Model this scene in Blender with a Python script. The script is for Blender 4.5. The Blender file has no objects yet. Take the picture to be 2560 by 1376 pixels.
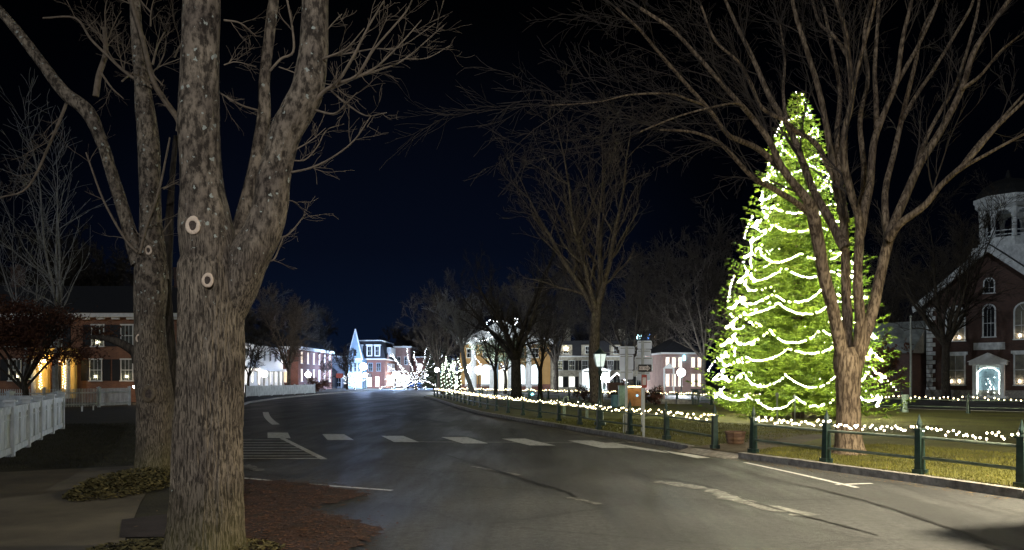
import bpy, math, random
import numpy as np
from mathutils import Vector
R = math.radians
random.seed(7); rng = np.random.default_rng(7)
sc = bpy.context.scene
COL = sc.collection
F = 1970.0; EYE = 1.65; HOR = 950.0
def P(px, py, D): return np.array([(px-1280)/F*D, D, EYE+(HOR-py)/F*D])
def G(px, py, gz=0.0):
    D = (EYE-gz)*F/(py-HOR); return ((px-1280)/F*D, D)
GZ = 0.10

# ------------------------------------------------------------------ materials
MATS = {}
def node_mat(name):
    m = bpy.data.materials.new(name); m.use_nodes = True
    nt = m.node_tree; b = nt.nodes['Principled BSDF']; return m, nt, b
def mat(name, col, rough=0.8, col2=None, scale=8.0, bump=0.0, bscale=None, stretch=(1,1,1), emit=0.0, ecol=None, metal=0.0, spec=0.3, detail=6):
    if name in MATS: return MATS[name]
    m, nt, b = node_mat(name)
    b.inputs['Roughness'].default_value = rough; b.inputs['Metallic'].default_value = metal
    b.inputs['Specular IOR Level'].default_value = spec
    N = nt.nodes; L = nt.links
    tc = N.new('ShaderNodeTexCoord'); mp = N.new('ShaderNodeMapping'); mp.inputs['Scale'].default_value = stretch
    L.new(tc.outputs['Object'], mp.inputs[0])
    nz = N.new('ShaderNodeTexNoise'); nz.inputs['Scale'].default_value = scale; nz.inputs['Detail'].default_value = detail; nz.inputs['Roughness'].default_value = 0.65
    L.new(mp.outputs[0], nz.inputs['Vector'])
    cr = N.new('ShaderNodeValToRGB')
    c2 = col2 or tuple(c*0.6 for c in col)
    cr.color_ramp.elements[0].position = 0.32; cr.color_ramp.elements[0].color = (*c2, 1)
    cr.color_ramp.elements[1].position = 0.66; cr.color_ramp.elements[1].color = (*col, 1)
    L.new(nz.outputs['Fac'], cr.inputs[0]); L.new(cr.outputs[0], b.inputs['Base Color'])
    if bump:
        nb = N.new('ShaderNodeTexNoise'); nb.inputs['Scale'].default_value = bscale or scale*3; nb.inputs['Detail'].default_value = 5
        L.new(mp.outputs[0], nb.inputs['Vector'])
        bp = N.new('ShaderNodeBump'); bp.inputs['Strength'].default_value = bump; bp.inputs['Distance'].default_value = 0.02
        L.new(nb.outputs['Fac'], bp.inputs['Height']); L.new(bp.outputs[0], b.inputs['Normal'])
    if emit:
        b.inputs['Emission Color'].default_value = (*(ecol or col), 1); b.inputs['Emission Strength'].default_value = emit
    MATS[name] = m; return m
def emis(name, col, s):
    if name in MATS: return MATS[name]
    m, nt, b = node_mat(name)
    b.inputs['Base Color'].default_value = (0.6, 0.6, 0.55, 1)
    b.inputs['Emission Color'].default_value = (*col, 1); b.inputs['Emission Strength'].default_value = s
    MATS[name] = m; return m
def brick(name, c1, c2, mortar, scale=1.0):
    m, nt, b = node_mat(name); N = nt.nodes; L = nt.links
    tc = N.new('ShaderNodeTexCoord'); sp = N.new('ShaderNodeSeparateXYZ'); L.new(tc.outputs['Object'], sp.inputs[0])
    ad = N.new('ShaderNodeMath'); ad.operation = 'ADD'; L.new(sp.outputs[0], ad.inputs[0]); L.new(sp.outputs[1], ad.inputs[1])
    cb = N.new('ShaderNodeCombineXYZ'); L.new(ad.outputs[0], cb.inputs[0]); L.new(sp.outputs[2], cb.inputs[1])
    br = N.new('ShaderNodeTexBrick'); br.inputs['Scale'].default_value = scale
    br.inputs['Brick Width'].default_value = 0.24; br.inputs['Row Height'].default_value = 0.08; br.inputs['Mortar Size'].default_value = 0.008
    br.inputs['Color1'].default_value = (*c1, 1); br.inputs['Color2'].default_value = (*c2, 1); br.inputs['Mortar'].default_value = (*mortar, 1)
    L.new(cb.outputs[0], br.inputs['Vector'])
    nz = N.new('ShaderNodeTexNoise'); nz.inputs['Scale'].default_value = 1.3; nz.inputs['Detail'].default_value = 6; L.new(tc.outputs['Object'], nz.inputs['Vector'])
    mr = N.new('ShaderNodeMapRange'); mr.inputs[3].default_value = 0.55; mr.inputs[4].default_value = 1.35; L.new(nz.outputs['Fac'], mr.inputs[0])
    mx = N.new('ShaderNodeVectorMath'); mx.operation = 'SCALE'; L.new(br.outputs['Color'], mx.inputs[0]); L.new(mr.outputs[0], mx.inputs['Scale'])
    L.new(mx.outputs[0], b.inputs['Base Color']); b.inputs['Roughness'].default_value = 0.9
    MATS[name] = m; return m

def bark(name, base, dark, lichen=0.0, moss=0.0, furrow=1.0, vs=0.16, freq=26, blend=None):
    """furrowed bark with pale lichen spots and green moss near the ground"""
    m, nt, b = node_mat(name); N = nt.nodes; L = nt.links
    tc = N.new('ShaderNodeTexCoord')
    mp = N.new('ShaderNodeMapping'); mp.inputs['Scale'].default_value = (1, 1, vs); L.new(tc.outputs['Object'], mp.inputs[0])
    wn = N.new('ShaderNodeTexNoise'); wn.inputs['Scale'].default_value = 5; wn.inputs['Detail'].default_value = 4; L.new(tc.outputs['Object'], wn.inputs['Vector'])
    wm = N.new('ShaderNodeMixRGB'); wm.blend_type = 'ADD'; wm.inputs[0].default_value = 0.05; L.new(mp.outputs[0], wm.inputs[1]); L.new(wn.outputs['Color'], wm.inputs[2])
    n1 = N.new('ShaderNodeTexNoise'); n1.inputs['Scale'].default_value = freq; n1.inputs['Detail'].default_value = 7; n1.inputs['Roughness'].default_value = 0.62; L.new(wm.outputs[0], n1.inputs['Vector'])
    hgt = n1.outputs['Fac']
    if blend:      # furrows fade into smoother bark higher up
        mpb = N.new('ShaderNodeMapping'); mpb.inputs['Scale'].default_value = (1, 1, .5); L.new(tc.outputs['Object'], mpb.inputs[0])
        n1b = N.new('ShaderNodeTexNoise'); n1b.inputs['Scale'].default_value = 17; n1b.inputs['Detail'].default_value = 9; n1b.inputs['Roughness'].default_value = 0.68; L.new(mpb.outputs[0], n1b.inputs['Vector'])
        sz0 = N.new('ShaderNodeSeparateXYZ'); L.new(tc.outputs['Object'], sz0.inputs[0])
        ad0 = N.new('ShaderNodeMath'); ad0.operation = 'MULTIPLY_ADD'; ad0.inputs[1].default_value = 2.2; L.new(wn.outputs['Fac'], ad0.inputs[0]); L.new(sz0.outputs[2], ad0.inputs[2])
        mr0 = N.new('ShaderNodeMapRange'); mr0.inputs[1].default_value = blend[0]+1.1; mr0.inputs[2].default_value = blend[1]+1.1; L.new(ad0.outputs[0], mr0.inputs[0])
        mb0 = N.new('ShaderNodeMixRGB'); L.new(mr0.outputs[0], mb0.inputs[0]); L.new(n1.outputs['Fac'], mb0.inputs[1]); L.new(n1b.outputs['Fac'], mb0.inputs[2]); hgt = mb0.outputs[0]
    cr = N.new('ShaderNodeValToRGB'); e = cr.color_ramp.elements
    e[0].position = 0.42; e[0].color = (*dark, 1); e[1].position = 0.58; e[1].color = (*base, 1)
    L.new(hgt, cr.inputs[0])
    n2 = N.new('ShaderNodeTexNoise'); n2.inputs['Scale'].default_value = 2.6; n2.inputs['Detail'].default_value = 5; L.new(tc.outputs['Object'], n2.inputs['Vector'])
    cr2 = N.new('ShaderNodeValToRGB'); f = cr2.color_ramp.elements
    f[0].position = 0.3; f[0].color = (0.55, 0.5, 0.48, 1); f[1].position = 0.7; f[1].color = (1.2, 1.12, 1.0, 1)
    L.new(n2.outputs['Fac'], cr2.inputs[0])
    mu = N.new('ShaderNodeMixRGB'); mu.blend_type = 'MULTIPLY'; mu.inputs[0].default_value = 1; L.new(cr.outputs[0], mu.inputs[1]); L.new(cr2.outputs[0], mu.inputs[2])
    out = mu.outputs[0]
    if lichen:
        vo = N.new('ShaderNodeTexVoronoi'); vo.inputs['Scale'].default_value = 15; vo.inputs['Randomness'].default_value = 1
        dn = N.new('ShaderNodeTexNoise'); dn.inputs['Scale'].default_value = 30; L.new(tc.outputs['Object'], dn.inputs['Vector'])
        dm = N.new('ShaderNodeMixRGB'); dm.blend_type = 'ADD'; dm.inputs[0].default_value = 0.06; L.new(tc.outputs['Object'], dm.inputs[1]); L.new(dn.outputs['Color'], dm.inputs[2]); L.new(dm.outputs[0], vo.inputs['Vector'])
        sz = N.new('ShaderNodeSeparateColor'); L.new(vo.outputs['Color'], sz.inputs[0])
        th = N.new('ShaderNodeMath'); th.operation = 'MULTIPLY'; th.inputs[1].default_value = 0.42*lichen; 
        pw = N.new('ShaderNodeMath'); pw.operation = 'POWER'; pw.inputs[1].default_value = 3.0; L.new(sz.outputs[0], pw.inputs[0]); L.new(pw.outputs[0], th.inputs[0])
        ht = N.new('ShaderNodeSeparateXYZ'); L.new(tc.outputs['Object'], ht.inputs[0])
        hr = N.new('ShaderNodeMapRange'); hr.inputs[1].default_value = 1.6; hr.inputs[2].default_value = 3.4; hr.inputs[3].default_value = 0.25; hr.inputs[4].default_value = 1.0; L.new(ht.outputs[2], hr.inputs[0])
        t2 = N.new('ShaderNodeMath'); t2.operation = 'MULTIPLY'; L.new(th.outputs[0], t2.inputs[0]); L.new(hr.outputs[0], t2.inputs[1])
        lt = N.new('ShaderNodeMath'); lt.operation = 'LESS_THAN'; L.new(vo.outputs['Distance'], lt.inputs[0]); L.new(t2.outputs[0], lt.inputs[1])
        ml = N.new('ShaderNodeMixRGB'); ml.inputs[2].default_value = (0.36, 0.39, 0.35, 1); L.new(lt.outputs[0], ml.inputs[0]); L.new(out, ml.inputs[1]); out = ml.outputs[0]
    if moss:
        ht2 = N.new('ShaderNodeSeparateXYZ'); L.new(tc.outputs['Object'], ht2.inputs[0])
        mr = N.new('ShaderNodeMapRange'); mr.inputs[1].default_value = 0.75; mr.inputs[2].default_value = 0.0; mr.inputs[3].default_value = 0.0; mr.inputs[4].default_value = 1.0; L.new(ht2.outputs[2], mr.inputs[0])
        mm = N.new('ShaderNodeMath'); mm.operation = 'MULTIPLY'; L.new(mr.outputs[0], mm.inputs[0]); L.new(n2.outputs['Fac'], mm.inputs[1])
        mg = N.new('ShaderNodeMixRGB'); mg.inputs[2].default_value = (0.09, 0.085, 0.02, 1); L.new(mm.outputs[0], mg.inputs[0]); L.new(out, mg.inputs[1]); out = mg.outputs[0]
    L.new(out, b.inputs['Base Color']); b.inputs['Roughness'].default_value = 0.92; b.inputs['Specular IOR Level'].default_value = 0.2
    bp = N.new('ShaderNodeBump'); bp.inputs['Strength'].default_value = 0.9*furrow; bp.inputs['Distance'].default_value = 0.03
    L.new(hgt, bp.inputs['Height']); L.new(bp.outputs[0], b.inputs['Normal'])
    MATS[name] = m; return m

# ------------------------------------------------------------------ object helpers
def tag(o, label=None, cat=None, group=None, kind=None):
    if label: o['label'] = label
    if cat: o['category'] = cat
    if group: o['group'] = group
    if kind: o['kind'] = kind
    return o
def thing(name, label, cat, loc=(0,0,0), rz=0.0, group=None):
    o = bpy.data.objects.new(name, None); o.empty_display_size = 0.3; COL.objects.link(o)
    o.location = loc; o.rotation_euler = (0, 0, rz); return tag(o, label, cat, group)
def link(name, me, m, parent=None, loc=None):
    o = bpy.data.objects.new(name, me); COL.objects.link(o)
    if m is not None and not me.materials: me.materials.append(m)
    if parent is not None: o.parent = parent
    if loc is not None: o.location = loc
    return o
class MB:
    def __init__(s): s.v = []; s.f = []
    def box(s, x0, x1, y0, y1, z0, z1):
        b = len(s.v)
        s.v += [(x0,y0,z0),(x1,y0,z0),(x1,y1,z0),(x0,y1,z0),(x0,y0,z1),(x1,y0,z1),(x1,y1,z1),(x0,y1,z1)]
        s.f += [(b,b+3,b+2,b+1),(b+4,b+5,b+6,b+7),(b,b+1,b+5,b+4),(b+1,b+2,b+6,b+5),(b+2,b+3,b+7,b+6),(b+3,b,b+4,b+7)]
        return s
    def poly(s, pts, faces):
        b = len(s.v); s.v += [tuple(p) for p in pts]; s.f += [tuple(b+i for i in f) for f in faces]; return s
    def prism(s, ring0, ring1, caps=True):
        """loft between two rings of equal count"""
        n = len(ring0); b = len(s.v); s.v += [tuple(p) for p in ring0]+[tuple(p) for p in ring1]
        s.f += [(b+i, b+(i+1)%n, b+n+(i+1)%n, b+n+i) for i in range(n)]
        if caps: s.f += [tuple(b+i for i in reversed(range(n))), tuple(b+n+i for i in range(n))]
        return s
    def lathe(s, prof, cx=0, cy=0, n=16, a0=0.0):
        rings = [[(cx+r*math.cos(a0+2*PI*i/n), cy+r*math.sin(a0+2*PI*i/n), z) for i in range(n)] for r, z in prof]
        b = len(s.v)
        for rg in rings: s.v += rg
        for k in range(len(rings)-1):
            s.f += [(b+k*n+i, b+k*n+(i+1)%n, b+(k+1)*n+(i+1)%n, b+(k+1)*n+i) for i in range(n)]
        s.f += [tuple(b+i for i in reversed(range(n))), tuple(b+(len(rings)-1)*n+i for i in range(n))]
        return s
    def bar(s, p, q, w, h=None, n=4):
        """a bar from p to q; square or n-sided"""
        h = h or w; p = Vector(p); q = Vector(q); d = (q-p).normalized()
        up = Vector((0,0,1)) if abs(d.z) < 0.95 else Vector((0,1,0))
        a = d.cross(up).normalized(); c = a.cross(d).normalized()
        if n == 4: offs = [(-w/2,-h/2),(w/2,-h/2),(w/2,h/2),(-w/2,h/2)]
        else: offs = [(w/2*math.cos(2*PI*i/n), h/2*math.sin(2*PI*i/n)) for i in range(n)]
        return s.prism([p+a*x+c*z for x, z in offs], [q+a*x+c*z for x, z in offs])
    def build(s, name, m, parent=None, smooth=False):
        me = bpy.data.meshes.new(name); me.from_pydata(s.v, [], s.f); me.update()
        if smooth: me.shade_smooth()
        return link(name, me, m, parent)
PI = math.pi
def np_mesh(name, V, Fc, smooth=False):
    """mesh from numpy arrays: Fc is (n,k) ints"""
    me = bpy.data.meshes.new(name); n, k = Fc.shape
    me.vertices.add(len(V)); me.vertices.foreach_set('co', np.asarray(V, dtype=np.float32).ravel())
    me.loops.add(n*k); me.loops.foreach_set('vertex_index', Fc.astype(np.int32).ravel())
    me.polygons.add(n); me.polygons.foreach_set('loop_start', np.arange(0, n*k, k, dtype=np.int32))
    me.update(calc_edges=True); me.validate()
    if smooth: me.shade_smooth()
    return me

# ------------------------------------------------------------------ value noise (numpy)
_perm = rng.random((64, 64))
def vnoise(u, v):
    iu = np.floor(u).astype(int); iv = np.floor(v).astype(int); fu = u-iu; fv = v-iv
    fu = fu*fu*(3-2*fu); fv = fv*fv*(3-2*fv)
    a = _perm[iu%64, iv%64]; b = _perm[(iu+1)%64, iv%64]; c = _perm[iu%64, (iv+1)%64]; d = _perm[(iu+1)%64, (iv+1)%64]
    return (a*(1-fu)+b*fu)*(1-fv)+(c*(1-fu)+d*fu)*fv

def catmull(pts, n):
    pts = np.asarray(pts, float)
    e = np.vstack([2*pts[0]-pts[1], pts, 2*pts[-1]-pts[-2]])
    out = []
    for i in range(len(pts)-1):
        p0, p1, p2, p3 = e[i:i+4]; t = np.linspace(0, 1, n, endpoint=False)[:, None]
        out.append(0.5*((2*p1)+(-p0+p2)*t+(2*p0-5*p1+4*p2-p3)*t**2+(-p0+3*p1-3*p2+p3)*t**3))
    out.append(pts[-1:]); return np.vstack(out)

class Wood:
    """collects smooth limbs (tubes) and cheap twigs for one mesh"""
    def __init__(s): s.V = []; s.Q = []; s.n = 0; s.segs = []
    def limb(s, pts, radii, sides=12, sub=6, rough=0.0, furrow=0.0, freq=9.0, seed=0.0):
        pr = catmull(np.hstack([np.asarray(pts, float), np.asarray(radii, float)[:, None]]), sub)
        p = pr[:, :3]; r = np.maximum(pr[:, 3], 0.002); m = len(p)
        t = np.gradient(p, axis=0); t /= np.linalg.norm(t, axis=1)[:, None]+1e-9
        a = np.zeros_like(p); ref = np.array([0, 1, 0.01]) if abs(t[0, 1]) < 0.8 else np.array([1.0, 0, 0])
        a[0] = np.cross(t[0], ref); a[0] /= np.linalg.norm(a[0])
        for i in range(1, m):
            w = a[i-1]-t[i]*np.dot(a[i-1], t[i]); a[i] = w/(np.linalg.norm(w)+1e-9)
        b = np.cross(t, a); th = np.linspace(0, 2*PI, sides, endpoint=False)
        L = np.concatenate([[0], np.cumsum(np.linalg.norm(np.diff(p, axis=0), axis=1))])
        rr = np.repeat(r[:, None], sides, 1)
        if rough or furrow:
            TH, LL = np.meshgrid(th, L); u = np.cos(TH); v = np.sin(TH)
            big = vnoise(u*1.3+LL*0.9+seed, v*1.3+seed+7)+0.5*vnoise(u*3+LL*2.3+seed, v*3+3*seed)
            rr = rr*(1+rough*(big-0.75))
            if furrow:
                k = max(1, round(freq*2*PI*r.mean()*4/4)); w = 0.9*vnoise(TH*3+seed, LL*2.2)+0.5*vnoise(TH*7, LL*5+seed)
                q = TH/(2*PI)*k*2+w*2.2
                n1 = vnoise(q % (2*k if k > 0 else 1), LL*3.1+seed*3+np.floor(q/3)*0.37)
                n2 = vnoise(TH/(2*PI)*k*5+w, LL*9+seed)
                rr = rr+furrow*(np.abs(n1-0.5)*2-0.45)+furrow*0.35*(n2-0.5)
        V = p[:, None, :]+a[:, None, :]*(np.cos(th)[None, :, None]*rr[..., None])+b[:, None, :]*(np.sin(th)[None, :, None]*rr[..., None])
        V = V.reshape(-1, 3); i = np.arange(m-1)[:, None]*sides; j = np.arange(sides)[None, :]; j2 = (j+1) % sides
        Q = np.stack([i+j, i+j2, i+sides+j2, i+sides+j], -1).reshape(-1, 4)+s.n
        s.V.append(V); s.Q.append(Q); s.n += len(V)
        # closed tip
        s.V.append(p[-1:]+t[-1:]*r[-1]); tip = s.n; s.n += 1
        base = s.n-1-sides
        s.Q.append(np.stack([base+j[0], base+j2[0], np.full(sides, tip), np.full(sides, tip)], -1)) if False else None
        return p, r
    def twig(s, p0, p1, r0, r1): s.segs.append((*p0, *p1, r0, r1))
    def flush(s, sides=3):
        if not s.segs: return
        A = np.array(s.segs); s.segs = []
        p0 = A[:, :3]; p1 = A[:, 3:6]; r0 = A[:, 6]; r1 = A[:, 7]
        d = p1-p0; d /= np.linalg.norm(d, axis=1)[:, None]+1e-9
        ref = np.where(np.abs(d[:, 2:3]) > 0.9, np.array([[1.0, 0, 0]]), np.array([[0, 0, 1.0]]))
        a = np.cross(d, ref); a /= np.linalg.norm(a, axis=1)[:, None]+1e-9; b = np.cross(d, a)
        th = np.linspace(0, 2*PI, sides, endpoint=False)
        c = a[:, None, :]*np.cos(th)[None, :, None]+b[:, None, :]*np.sin(th)[None, :, None]
        V = np.concatenate([p0[:, None]+c*r0[:, None, None], p1[:, None]+c*r1[:, None, None]], 1).reshape(-1, 3)
        i = np.arange(len(A))[:, None]*2*sides+s.n; j = np.arange(sides)[None, :]; j2 = (j+1) % sides
        Q = np.stack([i+j, i+j2, i+sides+j2, i+sides+j], -1).reshape(-1, 4)
        s.V.append(V); s.Q.append(Q); s.n += len(V)
    def build(s, name, m, parent, origin=(0,0,0), smooth=True, sides=3):
        s.flush(sides)
        V = np.vstack(s.V)-np.asarray(origin, float); Q = np.vstack([q for q in s.Q if q is not None])
        return link(name, np_mesh(name, V, Q, smooth), m, parent)

def rand_perp(d, rnd):
    while True:
        v = Vector((rnd.gauss(0,1), rnd.gauss(0,1), rnd.gauss(0,1))); w = v-d*v.dot(d)
        if w.length > 0.1: return w.normalized()
def sprout(W, p, d, length, r, level, rnd, up=0.25, ang=0.75, nchild=5, wig=0.16, minr=0.004, flat=0.0):
    """a branch that wanders, tapers and carries smaller ones"""
    steps = 5 if level > 0 else 3
    p = Vector(p); d = Vector(d).normalized(); sl = length/steps; rr = r
    for i in range(steps):
        d = (d+rand_perp(d, rnd)*wig+Vector((0, 0, up*0.25))).normalized()
        q = p+d*sl; r2 = max(minr, r*(1-(i+1)/steps*0.72))
        W.twig(p, q, rr, r2)
        if level > 0 and i >= (1 if level > 1 else 0):
            for _ in range(max(1, round(nchild/steps*1.4+rnd.random()-0.5))):
                side = rand_perp(d, rnd); 
                a = ang*(0.6+0.7*rnd.random()); nd = (d*math.cos(a)+side*math.sin(a))
                f = rnd.random(); bp = p.lerp(q, f)
                sprout(W, bp, nd, length*(0.36+0.3*rnd.random())*(1-0.35*i/steps), max(minr, r2*0.6), level-1, rnd, up, ang, nchild, wig*1.15, minr)
        p = q; rr = r2

def bare_tree(label, x, y, h, tr, fork, spread, seed, bmat, levels=3, nlimb=6, group=None, lean=(0,0), nchild=5, up=0.2, minr=0.012, z0=0.0, name='bare_tree'):
    rnd = random.Random(seed)
    t = thing(name, label, 'tree', (x, y, z0), 0, group)
    T = Wood(); top = np.array([lean[0]*fork, lean[1]*fork, fork])
    mid = top*0.5+np.array([rnd.uniform(-.04,.04)*fork, 0, 0])
    T.limb([(0,0,-0.1), (0.02,0,0.35), tuple(mid), tuple(top)], [tr*1.6, tr*1.08, tr*0.92, tr*0.8], 12, 5, 0.12, seed=seed)
    C = Wood()
    for k in range(nlimb):
        az = 2*PI*(k+rnd.random()*0.6)/nlimb; tilt = spread*(0.35+0.75*rnd.random()) if k else spread*0.15
        d = Vector((math.cos(az)*math.sin(tilt), math.sin(az)*math.sin(tilt), math.cos(tilt)))
        L = (h-fork)*(0.8+0.25*rnd.random())
        p = Vector(top)-Vector((0,0,rnd.random()*fork*0.12)); r = tr*(0.42+0.2*rnd.random()); pts = [p]; rad = [r*1.25]
        n = 7
        for i in range(n):
            d = (d+rand_perp(d, rnd)*0.1+Vector((0,0,0.045))).normalized(); p = p+d*(L/n); pts.append(p.copy()); rad.append(max(minr*1.2, r*(1-(i+1)/n*0.85)))
        T.limb([tuple(q) for q in pts[:5]], rad[:5], 8, 3, 0.1, seed=seed+k)
        for i in range(4, n): C.twig(pts[i], pts[i+1], rad[i], rad[i+1])
        for i in range(1, n+1):
            for _ in range(2 if i < n else 3):
                side = rand_perp(d, rnd); a = 0.5+0.4*rnd.random(); nd = d*math.cos(a)+side*math.sin(a)
                sprout(C, pts[i], nd, L*(0.22+0.25*rnd.random())*(1.15-0.5*i/n), rad[i]*0.55, levels-1, rnd, up, 0.6, nchild, 0.2, minr)
    T.build('trunk', bmat, t); C.build('crown', bmat, t, smooth=False)
    return t

# ------------------------------------------------------------------ bulbs
def ico(r, n=1):
    a = (1, 0, 0); V = [(r,0,0),(-r,0,0),(0,r,0),(0,-r,0),(0,0,r),(0,0,-r)]
    Fc = [(0,2,4),(2,1,4),(1,3,4),(3,0,4),(2,0,5),(1,2,5),(3,1,5),(0,3,5)]
    for _ in range(n):
        nf = []
        for a_, b_, c_ in Fc:
            def mid(i, j):
                p = (Vector(V[i])+Vector(V[j])).normalized()*r; V.append(tuple(p)); return len(V)-1
            ab, bc, ca = mid(a_, b_), mid(b_, c_), mid(c_, a_)
            nf += [(a_, ab, ca), (ab, b_, bc), (ca, bc, c_), (ab, bc, ca)]
        Fc = nf
    return V, Fc
def light_string(label, pts, r, m, wire_r=0.006, parts=100, cam=(0,0,1.65), n=0, group=None, wirepts=None, cat='string lights'):
    """one string of lamps: wire plus bulbs; the nearest 100 bulbs as parts, the rest as one part"""
    pts = [np.asarray(p, float) for p in pts]; o = pts[0]
    t = thing('light_string', label, cat, tuple(o), 0, group)
    w = Wood()
    for poly in (wirepts or [pts]):
        for a, b in zip(poly[:-1], poly[1:]):
            if np.linalg.norm(np.asarray(a)-np.asarray(b)) < 3.0: w.twig(tuple(a), tuple(b), wire_r, wire_r)
    w.build('wire', M_wire, t, o, smooth=False)
    V, Fc = ico(r, n)
    order = sorted(range(len(pts)), key=lambda i: np.linalg.norm(pts[i]-np.array(cam)))
    me = None
    for i in order[:parts]:
        if me is None:
            me = bpy.data.meshes.new('bulb'); me.from_pydata(V, [], Fc); me.update(); me.materials.append(m)
        link('bulb', me, None, t, tuple(pts[i]-o))
    rest = order[parts:]
    if rest:
        VV = np.array(V); FF = np.array(Fc); off = np.array([pts[i]-o for i in rest])
        AV = (off[:, None, :]+VV[None]).reshape(-1, 3); AF = (FF[None]+np.arange(len(rest))[:, None, None]*len(V)).reshape(-1, 3)
        b = link('bulb', np_mesh('bulb', AV, AF), m, t); b['kind'] = 'stuff'
    return t

M_wire = mat('dark green wire', (0.02, 0.03, 0.02), 0.6)
M_warm = emis('warm white bulb', (1.0, 0.80, 0.42), 7)
M_warm_near = emis('warm white globe bulb', (1.0, 0.80, 0.55), 14)
M_tree = emis('tree bulb', (1.0, 0.97, 0.66), 200)
M_cool = emis('cool white bulb', (0.85, 0.92, 1.0), 6)
M_streetglow = emis('street lamp globe', (0.78, 0.88, 1.0), 420)
M_warmglow = emis('warm porch lamp', (1.0, 0.80, 0.62), 260)
M_white = mat('white paint', (0.78, 0.79, 0.78), 0.55, (0.62, 0.64, 0.64), 6)
M_whitedirty = mat('weathered white paint', (0.68, 0.72, 0.74), 0.6, (0.36, 0.40, 0.42), 3.5, stretch=(1,1,0.5))
M_black = mat('black shutter paint', (0.012, 0.012, 0.013), 0.5)
M_glass = mat('dark window glass', (0.02, 0.022, 0.025), 0.12, spec=0.6)
M_glassgrey = mat('curtained window glass', (0.10, 0.11, 0.10), 0.3, (0.03, 0.035, 0.03), 3)
M_litwarm = emis('warm lit window', (1.0, 0.66, 0.36), 0.6)
M_litpale = emis('pale lit window', (0.95, 0.92, 0.78), 0.8)
M_litbright = emis('bright lit window', (0.72, 0.92, 1.0), 1.1)
M_litamber = emis('amber lit window', (1.0, 0.66, 0.45), 1.3)
M_slate = mat('dark slate roof', (0.035, 0.036, 0.042), 0.7, bump=0.3)
M_brickd = brick('dark red brick', (0.075, 0.035, 0.026), (0.05, 0.024, 0.02), (0.085, 0.07, 0.06))
M_bricko = brick('orange brick', (0.27, 0.12, 0.065), (0.20, 0.085, 0.05), (0.22, 0.16, 0.12))
M_brickr = brick('red brick', (0.21, 0.075, 0.055), (0.15, 0.055, 0.04), (0.2, 0.15, 0.13))
M_brickp = brick('pinkish brick', (0.34, 0.20, 0.17), (0.26, 0.15, 0.13), (0.35, 0.28, 0.26))
M_ochre = mat('ochre painted wall', (0.46, 0.28, 0.11), 0.8, (0.36, 0.20, 0.07), 0.8)
M_stone = mat('grey fieldstone', (0.58, 0.53, 0.42), 0.9, (0.24, 0.22, 0.18), 2.2, bump=0.5)
M_granite = mat('pale granite', (0.34, 0.32, 0.29), 0.8, (0.13, 0.12, 0.11), 7)
M_bluewhite = mat('pale blue clapboard', (0.26, 0.36, 0.44), 0.7, (0.19, 0.28, 0.36), 1.2)
M_greyclap = mat('grey stucco', (0.34, 0.36, 0.40), 0.85, (0.26, 0.27, 0.30), 0.8)
M_greenpaint = mat('dark green paint', (0.030, 0.062, 0.052), 0.4, (0.010, 0.022, 0.020), 7, spec=0.5)
M_metal = mat('galvanised post', (0.38, 0.40, 0.38), 0.45, (0.26, 0.28, 0.26), 6, metal=0.4)
M_alum = mat('bare aluminium sign back', (0.78, 0.82, 0.88), 0.5, (0.66, 0.70, 0.76), 3)
M_wood = mat('weathered wood', (0.17, 0.10, 0.07), 0.85, (0.07, 0.04, 0.03), 5, stretch=(1,1,6), bump=0.3)
M_ply = mat('orange plywood', (0.42, 0.20, 0.08), 0.8, (0.22, 0.10, 0.04), 3)
M_barkgrey = bark('grey bark', (0.20, 0.17, 0.14), (0.06, 0.05, 0.04))
M_barkdark = bark('dark bark', (0.07, 0.063, 0.055), (0.026, 0.023, 0.02))
M_barkdim = bark('dim grey bark', (0.11, 0.10, 0.09), (0.04, 0.036, 0.032))
M_barkhero = bark('furrowed bark', (0.28, 0.25, 0.21), (0.05, 0.044, 0.038), lichen=0.85, moss=0.9, furrow=1.0, vs=0.13, freq=66, blend=(2.5,3.5))
M_barksmooth = bark('lichen spotted bark', (0.21, 0.19, 0.155), (0.055, 0.048, 0.04), lichen=1.1, furrow=0.45, vs=0.5, freq=18)
M_barkelm = bark('elm bark', (0.31, 0.255, 0.195), (0.09, 0.07, 0.052), furrow=0.7, vs=0.2, freq=22)
M_barkbirch = mat('pale birch bark', (0.34, 0.34, 0.33), 0.7, (0.16, 0.15, 0.14), 5)
M_twig = mat('brown twig', (0.24, 0.19, 0.14), 0.8, (0.12, 0.095, 0.07), 9)

# ------------------------------------------------------------------ ground
def sheet(name, pts, z, m, kind='structure', **kw):
    me = bpy.data.meshes.new(name); me.from_pydata([(x, y, z) for x, y in pts], [], [tuple(range(len(pts)))]); me.update()
    import bmesh
    bm = bmesh.new(); bm.from_mesh(me)
    bmesh.ops.triangulate(bm, faces=bm.faces[:])
    for f in bm.faces:
        if f.normal.z < 0: f.normal_flip()
    bm.to_mesh(me); bm.free()
    o = link(name, me, m); tag(o, kind=kind, **kw); return o
M_earth = mat('dark winter turf', (0.040, 0.036, 0.020), 0.95, (0.012, 0.011, 0.008), 1.3, bump=0.6, bscale=20)
M_lawn = mat('winter lawn', (0.125, 0.125, 0.024), 0.95, (0.05, 0.043, 0.016), 0.35, bump=0.8, bscale=25, detail=10)
M_path = mat('worn tarmac path', (0.15, 0.13, 0.095), 0.9, (0.075, 0.065, 0.05), 0.9, bump=0.35, bscale=60, detail=10)
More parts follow.
